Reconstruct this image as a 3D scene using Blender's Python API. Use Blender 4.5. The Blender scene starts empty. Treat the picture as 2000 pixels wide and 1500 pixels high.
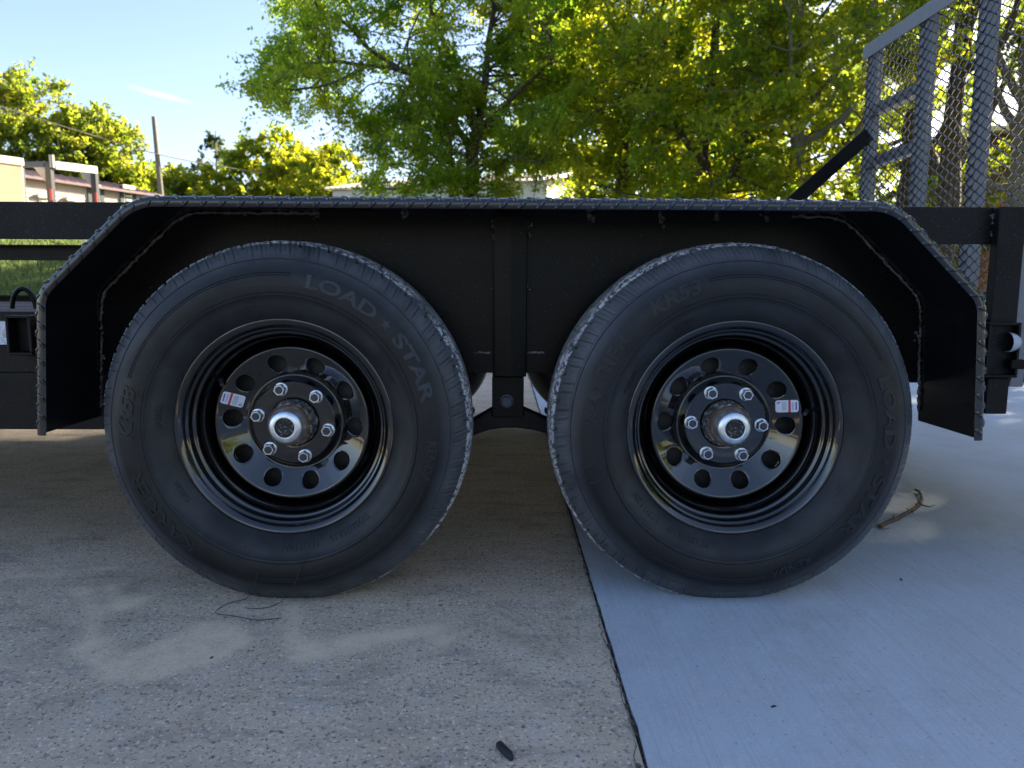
import bpy, math, random
import numpy as np
from mathutils import Vector, Matrix
R = math.radians
random.seed(7); rng = np.random.default_rng(7)
S = bpy.context.scene
COL = S.collection

# ------------------------------------------------------------------ camera
CAM = dict(D=1.3378, h=0.5914, yaw=0.0107, pitch=0.1245, roll=0.0044, foc=1400.0)
def cam_axes():
    y, p, r = CAM['yaw'], CAM['pitch'], CAM['roll']
    f = np.array([math.sin(y)*math.cos(p), math.cos(y)*math.cos(p), -math.sin(p)])
    rt = np.cross(f, [0, 0, 1]); rt /= np.linalg.norm(rt); u = np.cross(rt, f)
    return rt*math.cos(r)+u*math.sin(r), -rt*math.sin(r)+u*math.cos(r), f
AX_R, AX_U, AX_F = cam_axes()
CO = np.array([0, -CAM['D'], CAM['h']])
def at(px, py, X=None, Y=None, Z=None):
    """photo pixel (2000x1500) -> point on a plane of the place"""
    d = AX_F + AX_R*(px-1000)/CAM['foc'] + AX_U*(750-py)/CAM['foc']
    if Y is not None: t = (Y-CO[1])/d[1]
    elif Z is not None: t = (Z-CO[2])/d[2]
    else: t = (X-CO[0])/d[0]
    return CO+t*d
cd = bpy.data.cameras.new('camera'); cam = bpy.data.objects.new('camera', cd); COL.objects.link(cam)
M4 = Matrix.Identity(4)
for i in range(3):
    M4[i][0], M4[i][1], M4[i][2], M4[i][3] = AX_R[i], AX_U[i], -AX_F[i], CO[i]
cam.matrix_world = M4
cd.sensor_width = 36; cd.lens = CAM['foc']/2000*36; cd.clip_start = 0.05; cd.clip_end = 3000
cd.dof.use_dof = True; cd.dof.focus_distance = 1.36; cd.dof.aperture_fstop = 7.5
S.camera = cam

# ------------------------------------------------------------------ light
SUN_AZ, SUN_EL = 52.0, 27.0          # degrees clockwise from +Y, above the horizon
w = bpy.data.worlds.new('World'); S.world = w; w.use_nodes = True
nt = w.node_tree; nt.nodes.clear()
sky = nt.nodes.new('ShaderNodeTexSky'); sky.sky_type = 'NISHITA'; sky.sun_disc = False
sky.sun_elevation = R(SUN_EL); sky.sun_rotation = R(SUN_AZ); sky.air_density = 1.0; sky.dust_density = 0.9; sky.ozone_density = 2.5
bg = nt.nodes.new('ShaderNodeBackground'); bg.inputs[1].default_value = 0.075
wo = nt.nodes.new('ShaderNodeOutputWorld')
# a faint vapour trail high in the sky on the left
def _dir(px, py): v = AX_F+AX_R*(px-1000)/CAM['foc']+AX_U*(750-py)/CAM['foc']; return v/np.linalg.norm(v)
_a, _b = _dir(240, 166), _dir(385, 205); _n = np.cross(_a, _b); _n /= np.linalg.norm(_n); _m = (_a+_b)/np.linalg.norm(_a+_b); _h = math.acos(float(_a@_b))/2; _t = (_b-_a)/np.linalg.norm(_b-_a)
def _wn(op, *ins):
    n = nt.nodes.new('ShaderNodeVectorMath' if op in ('DOT_PRODUCT',) else 'ShaderNodeMath'); n.operation = op
    for i, v in enumerate(ins):
        if isinstance(v, (int, float)): n.inputs[i].default_value = v
        elif isinstance(v, (tuple, list, np.ndarray)): n.inputs[i].default_value = tuple(float(q) for q in v)
        else: nt.links.new(v, n.inputs[i])
    return n.outputs['Value']
_tc = nt.nodes.new('ShaderNodeTexCoord'); _v = _tc.outputs['Generated']
_nz = nt.nodes.new('ShaderNodeTexNoise'); _nz.inputs['Scale'].default_value = 55; _nz.inputs['Detail'].default_value = 4; nt.links.new(_v, _nz.inputs['Vector'])
_across = _wn('ABSOLUTE', _wn('ADD', _wn('DOT_PRODUCT', _v, _n), _wn('MULTIPLY', _wn('SUBTRACT', _nz.outputs[0], .5), .006)))
_u = _wn('ABSOLUTE', _wn('DOT_PRODUCT', _v, _t))
_mask = _wn('MULTIPLY', _wn('SUBTRACT', 1., _wn('MINIMUM', _wn('DIVIDE', _across, .0045), 1.)), _wn('SUBTRACT', 1., _wn('MINIMUM', _wn('DIVIDE', _u, _h*1.05), 1.)))
_mask = _wn('MULTIPLY', _mask, _wn('GREATER_THAN', _wn('DOT_PRODUCT', _v, _m), .5))
_mx = nt.nodes.new('ShaderNodeMix'); _mx.data_type = 'RGBA'; nt.links.new(_wn('MULTIPLY', _mask, .22), _mx.inputs[0]); nt.links.new(sky.outputs[0], _mx.inputs[6]); _mx.inputs[7].default_value = (7.5, 7.5, 7.5, 1)
_wb = nt.nodes.new('ShaderNodeMix'); _wb.data_type = 'RGBA'; _wb.blend_type = 'MULTIPLY'; _wb.inputs[0].default_value = 1.; _wb.inputs[7].default_value = (1.06, .94, .94, 1)   # camera white balance
nt.links.new(_mx.outputs[2], _wb.inputs[6]); nt.links.new(_wb.outputs[2], bg.inputs[0]); nt.links.new(bg.outputs[0], wo.inputs[0])
sd = bpy.data.lights.new('sun', 'SUN'); sd.energy = 5.0; sd.angle = R(0.5); sd.color = (1, .88, .68)
sun = bpy.data.objects.new('sun', sd); COL.objects.link(sun)
sdir = Vector((math.sin(R(SUN_AZ))*math.cos(R(SUN_EL)), math.cos(R(SUN_AZ))*math.cos(R(SUN_EL)), math.sin(R(SUN_EL))))
sun.rotation_euler = (-sdir).to_track_quat('-Z', 'Y').to_euler(); sun.location = (6, 4, 12)
S.view_settings.view_transform = 'Standard'; S.view_settings.look = 'None'
S.view_settings.gamma = 1; S.view_settings.use_curve_mapping = False
S.view_settings.exposure = 2.28

# ------------------------------------------------------------------ materials
def mat(name, base, rough=.5, metal=0., spec=.5, coat=0., noise=None, bump=None, speck=None, ior=None):
    """noise=(scale, colour2, lo, hi, detail)  bump=(scale, strength, dist)  speck=(scale, colour, thr)"""
    m = bpy.data.materials.new(name); m.use_nodes = True; t = m.node_tree; b = t.nodes['Principled BSDF']
    b.inputs['Roughness'].default_value = rough; b.inputs['Metallic'].default_value = metal
    b.inputs['Specular IOR Level'].default_value = spec; b.inputs['Coat Weight'].default_value = coat
    b.inputs['Coat Roughness'].default_value = .03
    if ior: b.inputs['IOR'].default_value = ior
    b.inputs['Base Color'].default_value = (*base, 1)
    tc = t.nodes.new('ShaderNodeTexCoord'); out = None
    def nz(scale, detail=4, rough_=.6):
        n = t.nodes.new('ShaderNodeTexNoise'); n.inputs['Scale'].default_value = scale
        n.inputs['Detail'].default_value = detail; n.inputs['Roughness'].default_value = rough_
        t.links.new(tc.outputs['Object'], n.inputs['Vector']); return n
    def mixc(a, bcol, fac):
        x = t.nodes.new('ShaderNodeMix'); x.data_type = 'RGBA'
        if isinstance(a, tuple): x.inputs[6].default_value = (*a, 1)
        else: t.links.new(a, x.inputs[6])
        x.inputs[7].default_value = (*bcol, 1); t.links.new(fac, x.inputs[0]); return x.outputs[2]
    def ramp(sock, lo, hi):
        r = t.nodes.new('ShaderNodeMapRange'); r.inputs[1].default_value = lo; r.inputs[2].default_value = hi
        t.links.new(sock, r.inputs[0]); return r.outputs[0]
    col = base
    for q in (noise if isinstance(noise, list) else [noise] if noise else []):
        col = mixc(col, q[1], ramp(nz(q[0], q[4] if len(q) > 4 else 4).outputs[0], q[2], q[3]))
    if speck: col = mixc(col, speck[1], ramp(nz(speck[0], 1).outputs[0], speck[2], speck[2]+.04))
    if not isinstance(col, tuple): t.links.new(col, b.inputs['Base Color'])
    if bump:
        bp = t.nodes.new('ShaderNodeBump'); bp.inputs['Strength'].default_value = bump[1]; bp.inputs['Distance'].default_value = bump[2]
        t.links.new(nz(bump[0], 5).outputs[0], bp.inputs['Height']); t.links.new(bp.outputs[0], b.inputs['Normal'])
    return m
def lin(*c): return tuple(((v/255+.055)/1.055)**2.4 if v > 10 else v/255/12.92 for v in c)

M = {}
M['gloss'] = mat('gloss_black_wheel_paint', (.003, .0035, .004), .04, spec=.7, coat=.2, ior=1.58, bump=(60, .02, .001), speck=(900, (.10, .10, .10), .76))
M['paint'] = mat('black_trailer_paint', (.0025, .0025, .003), .33, spec=.14, noise=[(6, (.007, .0055, .005), .45, .8, 5)], speck=(420, (.16, .15, .14), .735), bump=(160, .12, .001))
M['dusty'] = mat('dusty_black_trailer_paint', (.005, .005, .0055), .5, spec=.18, noise=[(9, (.014, .011, .010), .4, .75, 6)], speck=(420, (.14, .13, .12), .72), bump=(200, .15, .001))
M['tread_paint'] = mat('black_tread_plate_paint', (.006, .007, .009), .22, spec=.7, coat=.1, ior=1.55, noise=[(40, (.014, .015, .018), .5, .8, 4)], bump=(120, .1, .0006))
M['weld'] = mat('black_weld', (.06, .055, .05), .35, spec=.8, noise=(200, (.22, .19, .17), .45, .7), bump=(300, .6, .002))
M['zinc'] = mat('zinc_plate', (.62, .65, .70), .33, 1., noise=(80, (.42, .44, .47), .45, .7))
M['stud'] = mat('dark_stud_end', (.06, .07, .09), .45, .8)
M['cap'] = mat('grease_cap_zinc', (.80, .84, .88), .36, 1., noise=(45, (.55, .57, .58), .45, .75), bump=(90, .08, .001))
M['grime'] = mat('grimy_iron', (.045, .045, .045), .75, noise=[(120, (.34, .34, .33), .48, .66, 6), (28, (.17, .085, .035), .60, .70, 4)], bump=(170, .9, .004))
M['plug'] = mat('dirty_rubber_plug', (.02, .02, .02), .8, noise=(220, (.24, .23, .22), .55, .66, 5), bump=(240, .8, .003))
M['rust'] = mat('rusty_seat', (.10, .06, .035), .8, noise=(90, (.30, .15, .06), .5, .7, 5), bump=(150, .6, .002))
M['dark'] = mat('brake_drum_black', (.012, .012, .012), .6, noise=(60, (.03, .027, .025), .5, .7))
M['sticker'] = mat('sticker_white', (.62, .66, .74), .35, noise=(500, (.45, .5, .58), .55, .7, 2))
M['sticker_red'] = mat('sticker_red', (.45, .03, .06), .35)
M['sticker_violet'] = mat('sticker_violet', (.10, .06, .36), .35)
M['sticker_grey'] = mat('sticker_grey', (.34, .39, .45), .35, noise=(700, (.5, .55, .62), .45, .6, 2))
M['wood'] = mat('weathered_deck_board', (.07, .055, .045), .8, noise=(14, (.035, .03, .027), .4, .7, 6), bump=(60, .5, .004))
M['reflector_white'] = mat('reflective_tape_white', (.62, .68, .78), .3, noise=(90, (.45, .5, .6), .5, .6, 2))
M['reflector_red'] = mat('reflective_tape_red', (.5, .02, .02), .3)
M['lens'] = mat('marker_lens', (.42, .44, .50), .2, spec=.6)
M['gate'] = mat('gate_paint', (.11, .12, .145), .38, spec=.8, noise=(20, (.14, .15, .17), .45, .75, 5), bump=(150, .1, .001))  # base lightened and blued to stand in for sky reflected in black paint
M['mesh'] = mat('gate_mesh_paint', (.012, .013, .016), .25, spec=.8, ior=1.6)
M['bark'] = mat('bark', (.055, .042, .032), .9, noise=(7, (.11, .092, .075), .4, .7, 6), bump=(18, .8, .03))
M['bark_grey'] = mat('grey_bark', (.13, .12, .10), .9, noise=(6, (.20, .19, .165), .4, .7, 6), bump=(18, .8, .03))
M['siding'] = mat('cream_siding', (.46, .36, .28), .6, noise=(3, (.41, .32, .25), .4, .7))
M['white_siding'] = mat('white_siding', (.66, .63, .55), .6, noise=(3, (.56, .54, .48), .4, .7))
M['plum_roof'] = mat('plum_metal_roof', (.16, .095, .10), .45, noise=(4, (.2, .13, .13), .4, .7))
M['tin_roof'] = mat('galvanised_roof', (.50, .44, .38), .35, .3, noise=(3, (.36, .27, .2), .45, .7, 5))
M['shutter'] = mat('dark_shutter', (.03, .045, .045), .6)
M['trim'] = mat('cream_trim', (.75, .70, .55), .5)
M['pane'] = mat('window_glass', (.04, .05, .06), .05, spec=.8)
M['cargo'] = mat('tan_cargo_panel', (.60, .42, .27), .4, noise=(2, (.52, .36, .24), .4, .7))
M['frame_black'] = mat('trailer_frame_black', (.018, .018, .022), .4)
M['frame_pale'] = mat('pale_frame_paint', (.40, .37, .33), .5, noise=(12, (.33, .3, .27), .4, .7))  # pale tan-grey of the neck beam, gussets and coupler head
M['red'] = mat('red_reflector', (.5, .02, .02), .35)
M['pole'] = mat('weathered_pole', (.20, .18, .13), .85, noise=(8, (.12, .11, .09), .4, .7, 5))
M['wire'] = mat('overhead_wire', (.35, .30, .18), .6)
M['shed'] = mat('brown_shed_board', (.075, .052, .04), .8, noise=(5, (.12, .08, .06), .4, .7, 5))
M['shed_orange'] = mat('orange_box', (.32, .12, .05), .7)
M['twig'] = mat('dry_twig', (.11, .072, .05), .85, noise=(160, (.05, .03, .02), .45, .65, 4), bump=(200, .8, .003))
M['black_wire'] = mat('black_wire', (.015, .015, .016), .5)
M['scrap'] = mat('rubber_scrap', (.018, .02, .024), .6, bump=(120, .4, .002))
M['pebble'] = mat('pebble', (.32, .32, .31), .8, noise=(200, (.2, .2, .2), .4, .7))
M['crackdirt'] = mat('joint_dirt', (.06, .05, .04), .95, noise=(60, (.28, .24, .18), .48, .66, 5), bump=(150, 1., .006))
M['bench'] = mat('far_pale_wall', (.55, .5, .42), .6)

def foliage(name, c1, c2, t1, t2):
    m = bpy.data.materials.new(name); m.use_nodes = True; t = m.node_tree; t.nodes.clear()
    a = t.nodes.new('ShaderNodeAttribute'); a.attribute_name = 'tint'
    def mx(p, q):
        x = t.nodes.new('ShaderNodeMix'); x.data_type = 'RGBA'; x.inputs[6].default_value = (*p, 1); x.inputs[7].default_value = (*q, 1)
        t.links.new(a.outputs['Fac'], x.inputs[0]); return x.outputs[2]
    d = t.nodes.new('ShaderNodeBsdfPrincipled'); d.inputs['Roughness'].default_value = .5; d.inputs['Specular IOR Level'].default_value = .35
    t.links.new(mx(c1, c2), d.inputs['Base Color'])
    tr = t.nodes.new('ShaderNodeBsdfTranslucent'); t.links.new(mx(t1, t2), tr.inputs['Color'])
    s = t.nodes.new('ShaderNodeMixShader'); s.inputs[0].default_value = .64
    o = t.nodes.new('ShaderNodeOutputMaterial')
    t.links.new(d.outputs[0], s.inputs[1]); t.links.new(tr.outputs[0], s.inputs[2]); t.links.new(s.outputs[0], o.inputs[0]); return m
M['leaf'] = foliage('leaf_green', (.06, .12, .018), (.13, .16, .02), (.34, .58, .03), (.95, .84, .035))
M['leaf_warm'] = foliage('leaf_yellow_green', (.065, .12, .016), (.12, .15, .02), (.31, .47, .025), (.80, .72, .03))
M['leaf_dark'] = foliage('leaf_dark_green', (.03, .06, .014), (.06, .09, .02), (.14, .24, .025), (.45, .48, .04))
M['leaf_far'] = foliage('leaf_far_trees', (.065, .11, .022), (.11, .14, .03), (.27, .41, .03), (.70, .65, .05))
M['needle'] = foliage('pine_needles', (.04, .06, .035), (.07, .09, .05), (.10, .14, .05), (.2, .22, .08))
M['grassblade'] = foliage('grass_blade', (.08, .12, .045), (.13, .15, .07), (.14, .22, .05), (.27, .32, .10))

# rubber: dusty sidewall, pale scuffed chips along the tread edge
def rubber():
    m = bpy.data.materials.new('tyre_rubber'); m.use_nodes = True; t = m.node_tree; b = t.nodes['Principled BSDF']
    L = t.links.new; N = t.nodes.new
    tc = N('ShaderNodeTexCoord'); sp = N('ShaderNodeSeparateXYZ'); L(tc.outputs['Object'], sp.inputs[0])
    def math_(op, a, c=None, cl=False):
        n = N('ShaderNodeMath'); n.operation = op; n.use_clamp = cl
        for i, v in enumerate((a, c)):
            if v is None: continue
            if isinstance(v, (int, float)): n.inputs[i].default_value = v
            else: L(v, n.inputs[i])
        return n.outputs[0]
    def noise(s, d, rgh=.6):
        n = N('ShaderNodeTexNoise'); n.inputs['Scale'].default_value = s; n.inputs['Detail'].default_value = d; n.inputs['Roughness'].default_value = rgh
        L(tc.outputs['Object'], n.inputs['Vector']); return n.outputs[0]
    def rng_(v, lo, hi, a=0., c=1.):
        n = N('ShaderNodeMapRange'); n.inputs[1].default_value = lo; n.inputs[2].default_value = hi; n.inputs[3].default_value = a; n.inputs[4].default_value = c
        L(v, n.inputs[0]); return n.outputs[0]
    r = math_('SQRT', math_('ADD', math_('MULTIPLY', sp.outputs[0], sp.outputs[0]), math_('MULTIPLY', sp.outputs[2], sp.outputs[2])))
    y = sp.outputs[1]
    def mix(a, c, f):
        x = N('ShaderNodeMix'); x.data_type = 'RGBA'
        for i, v in ((6, a), (7, c)):
            if isinstance(v, tuple): x.inputs[i].default_value = (*v, 1)
            else: L(v, x.inputs[i])
        L(f, x.inputs[0]); return x.outputs[2]
    col = mix((.004, .004, .005), (.011, .012, .0145), rng_(noise(9, 5), .35, .7))
    # worn, dustier outer shoulder band and a cleaner inner band by the rim
    col = mix(col, (.085, .092, .105), math_('MULTIPLY', rng_(r, .295, .325), rng_(noise(14, 5), .3, .75, .35, 1)))
    col = mix(col, (.032, .034, .037), math_('MULTIPLY', rng_(r, .262, .238), rng_(noise(11, 4), .4, .7, .15, .8)))
    # tread face: grey road dust, pale torn chips near the edges
    tread = math_('MULTIPLY', rng_(y, .012, .026), rng_(r, .338, .344))
    col = mix(col, (.13, .135, .14), math_('MULTIPLY', tread, rng_(noise(30, 6), .35, .65, .5, 1)))
    chip = math_('MULTIPLY', math_('MULTIPLY', rng_(r, .3435, .3455), rng_(y, .075, .05)), rng_(noise(75, 5, .7), .47, .50))
    chip = math_('MULTIPLY', chip, rng_(noise(5, 2), .32, .46))
    col = mix(col, (.50, .51, .53), chip)
    scr = N('ShaderNodeTexNoise'); scr.inputs['Scale'].default_value = 420; scr.inputs['Detail'].default_value = 2
    L(tc.outputs['Object'], scr.inputs['Vector'])
    col = mix(col, (.2, .21, .22), math_('MULTIPLY', rng_(scr.outputs[0], .735, .76), .6))
    L(col, b.inputs['Base Color']); b.inputs['Roughness'].default_value = .55; b.inputs['Specular IOR Level'].default_value = .36
    L(rng_(noise(16, 5), .3, .7, .38, .6), b.inputs['Roughness'])
    bp = N('ShaderNodeBump'); bp.inputs['Strength'].default_value = .25; bp.inputs['Distance'].default_value = .0012
    rings = math_('SINE', math_('MULTIPLY', r, 1900.)); rm = math_('MULTIPLY', rings, math_('MULTIPLY', rng_(r, .262, .266), rng_(r, .305, .300)))
    L(math_('ADD', noise(260, 4), math_('MULTIPLY', rm, .12)), bp.inputs['Height']); L(bp.outputs[0], b.inputs['Normal'])
    return m
M['rubber'] = rubber()
M['letter'] = mat('raised_tyre_letters', (.034, .038, .046), .5, spec=.35, noise=(60, (.020, .022, .027), .45, .7))
M['letter_dull'] = mat('moulded_tyre_letters', (.012, .013, .016), .5, spec=.35, noise=(60, (.02, .021, .025), .45, .7))

# ------------------------------------------------------------------ mesh helpers
class MB:
    """collects shapes, builds ONE mesh object"""
    def __init__(s): s.v = []; s.f = []; s.n = 0; s.mi = []; s.cur = 0
    def add(s, v, f):
        v = np.asarray(v, float).reshape(-1, 3); s.v.append(v)
        for q in f: s.f.append(tuple(int(i)+s.n for i in q)); s.mi.append(s.cur)
        s.n += len(v); return s
    def box(s, c, d, rot=None):
        x, y, z = np.array(d)/2
        v = np.array([(a*x, b*y, e*z) for a in (-1, 1) for b in (-1, 1) for e in (-1, 1)])
        if rot is not None: v = v@np.asarray(rot).T
        return s.add(v+np.array(c), [(0, 1, 3, 2), (4, 6, 7, 5), (0, 4, 5, 1), (2, 3, 7, 6), (0, 2, 6, 4), (1, 5, 7, 3)])
    def span(s, a, b): a = np.array(a, float); b = np.array(b, float); return s.box((a+b)/2, np.abs(b-a))
    def bar(s, p, q, wd, ht, up=(0, 0, 1)):
        p = np.array(p, float); q = np.array(q, float); d = q-p; L = np.linalg.norm(d); d /= L
        a = np.cross(d, up); a /= np.linalg.norm(a); b = np.cross(a, d)
        return s.box((p+q)/2, (wd, L, ht), np.stack([a, d, b], 1))
    def tube(s, pts, rad, seg=8, cap=True):
        pts = np.array(pts, float); n = len(pts); rad = np.broadcast_to(rad, n)
        tg = np.gradient(pts, axis=0); tg /= np.linalg.norm(tg, axis=1)[:, None]+1e-12
        ref = np.array([0, 0, 1.]) if abs(tg[:, 2]).mean() < .8 else np.array([0, 1., 0])
        a = np.cross(tg, ref); a /= np.linalg.norm(a, axis=1)[:, None]+1e-12; b = np.cross(tg, a)
        th = np.arange(seg)/seg*2*np.pi
        v = pts[:, None]+rad[:, None, None]*(a[:, None]*np.cos(th)[None, :, None]+b[:, None]*np.sin(th)[None, :, None])
        f = [(i*seg+j, i*seg+(j+1) % seg, (i+1)*seg+(j+1) % seg, (i+1)*seg+j) for i in range(n-1) for j in range(seg)]
        if cap: f += [tuple(range(seg)), tuple(reversed(range((n-1)*seg, n*seg)))]
        return s.add(v, f)
    def prism(s, poly, y0, y1):       # polygon in XZ, extruded along Y
        n = len(poly); v = [(p[0], y0, p[1]) for p in poly]+[(p[0], y1, p[1]) for p in poly]
        f = [tuple(range(n)), tuple(reversed(range(n, 2*n)))]+[(i, i+n, (i+1) % n+n, (i+1) % n) for i in range(n)]
        return s.add(v, f)
    def revolve(s, prof, seg, a0=0., a1=2*np.pi):   # prof (r, y) about the Y axis, phi clockwise from +Z
        full = abs(a1-a0-2*np.pi) < 1e-6; m = seg if full else seg+1
        ph = a0+np.arange(m)/seg*(a1-a0); p = np.array(prof, float); k = len(p)
        v = np.stack([p[None, :, 0]*np.sin(ph)[:, None], np.broadcast_to(p[None, :, 1], (m, k)), p[None, :, 0]*np.cos(ph)[:, None]], -1)
        f = []
        for i in range(seg):
            j = (i+1) % m
            for q in range(k-1): f.append((i*k+q, i*k+q+1, j*k+q+1, j*k+q))
        return s.add(v, f)
    def build(s, name, m, parent=None, smooth=None, loc=None, bevel=None):
        v = np.concatenate(s.v); me = bpy.data.meshes.new(name); me.from_pydata(v.tolist(), [], s.f)
        for x in (m if isinstance(m, list) else [m]): me.materials.append(M[x])
        if isinstance(m, list): me.polygons.foreach_set('material_index', s.mi)
        finish(me, smooth); o = bpy.data.objects.new(name, me); COL.objects.link(o)
        if loc is not None: o.location = loc
        if parent: o.parent = parent
        if bevel:
            b = o.modifiers.new('bevel', 'BEVEL'); b.width = bevel; b.segments = 2; b.limit_method = 'ANGLE'; b.angle_limit = R(40)
        return o
def finish(me, smooth):
    me.validate(); me.update()
    if smooth is not None:
        me.polygons.foreach_set('use_smooth', np.ones(len(me.polygons), bool))
        if smooth < 180: me.set_sharp_from_angle(angle=R(smooth))
def np_quads(name, v, f, m, parent=None, smooth=False, attr=None):
    v = np.asarray(v, np.float32); f = np.asarray(f, np.int32); k = f.shape[1]
    me = bpy.data.meshes.new(name); me.vertices.add(len(v)); me.vertices.foreach_set('co', v.ravel())
    me.loops.add(f.size); me.loops.foreach_set('vertex_index', f.ravel())
    me.polygons.add(len(f)); me.polygons.foreach_set('loop_start', np.arange(0, f.size, k, dtype=np.int32))
    me.update(calc_edges=True); me.materials.append(M[m])
    if smooth: me.polygons.foreach_set('use_smooth', np.ones(len(f), bool))
    if attr is not None:
        a = me.attributes.new('tint', 'FLOAT', 'POINT'); a.data.foreach_set('value', np.asarray(attr, np.float32))
    o = bpy.data.objects.new(name, me); COL.objects.link(o)
    if parent: o.parent = parent
    return o
def tag(o, label=None, cat=None, group=None, kind=None):
    for k, v in (('label', label), ('category', cat), ('group', group), ('kind', kind)):
        if v: o[k] = v
    return o
def empty(name, loc=(0, 0, 0), parent=None):
    o = bpy.data.objects.new(name, None); o.empty_display_size = .1; COL.objects.link(o); o.location = loc
    if parent: o.parent = parent
    return o

# ------------------------------------------------------------------ ground
def sstep(x, a, b): t = np.clip((np.asarray(x, float)-a)/(b-a), 0, 1); return t*t*(3-2*t)
def gz(x, y):     # the lawn climbs behind the yard, more on the left
    x = np.asarray(x, float); y = np.asarray(y, float)
    return (2.6*sstep(y, 6.5, 21.5)+.45*sstep(y, 21.5, 60))*(1-.72*sstep(x, -5, 5))
def node_ground():
    m = bpy.data.materials.new('lawn'); m.use_nodes = True; t = m.node_tree; b = t.nodes['Principled BSDF']; L = t.links.new
    tc = t.nodes.new('ShaderNodeTexCoord')
    def nz(s, d):
        n = t.nodes.new('ShaderNodeTexNoise'); n.inputs['Scale'].default_value = s; n.inputs['Detail'].default_value = d; L(tc.outputs['Object'], n.inputs['Vector']); return n.outputs[0]
    r = t.nodes.new('ShaderNodeValToRGB'); e = r.color_ramp.elements
    e[0].position = .3; e[0].color = (.07, .10, .035, 1); e[1].position = .72; e[1].color = (.14, .16, .06, 1)
    L(nz(1.4, 8), r.inputs[0])
    x = t.nodes.new('ShaderNodeMix'); x.data_type = 'RGBA'; L(r.outputs[0], x.inputs[6]); x.inputs[7].default_value = (.17, .13, .07, 1)
    mr = t.nodes.new('ShaderNodeMapRange'); mr.inputs[1].default_value = .55; mr.inputs[2].default_value = .7; L(nz(.35, 4), mr.inputs[0]); L(mr.outputs[0], x.inputs[0])
    L(x.outputs[2], b.inputs['Base Color']); b.inputs['Roughness'].default_value = .9
    bp = t.nodes.new('ShaderNodeBump'); bp.inputs['Distance'].default_value = .08; L(nz(22, 6), bp.inputs['Height']); L(bp.outputs[0], b.inputs['Normal'])
    M['lawn'] = m
node_ground()
gx = np.concatenate([np.linspace(-1500, -60, 8), np.linspace(-50, 50, 81), np.linspace(60, 1500, 8)])
gy = np.concatenate([np.linspace(-1500, -30, 8), np.linspace(-20, 70, 91), np.linspace(80, 1800, 10)])
GX, GY = np.meshgrid(gx, gy); GZ = gz(GX, GY)-.06*(1-sstep(GY, 6.5, 8)*1.)
vv = np.stack([GX, GY, GZ], -1).reshape(-1, 3); nx = len(gx)
ff = [(j*nx+i, j*nx+i+1, (j+1)*nx+i+1, (j+1)*nx+i) for j in range(len(gy)-1) for i in range(nx-1)]
tag(np_quads('ground', vv, ff, 'lawn', smooth=True), kind='structure')

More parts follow.
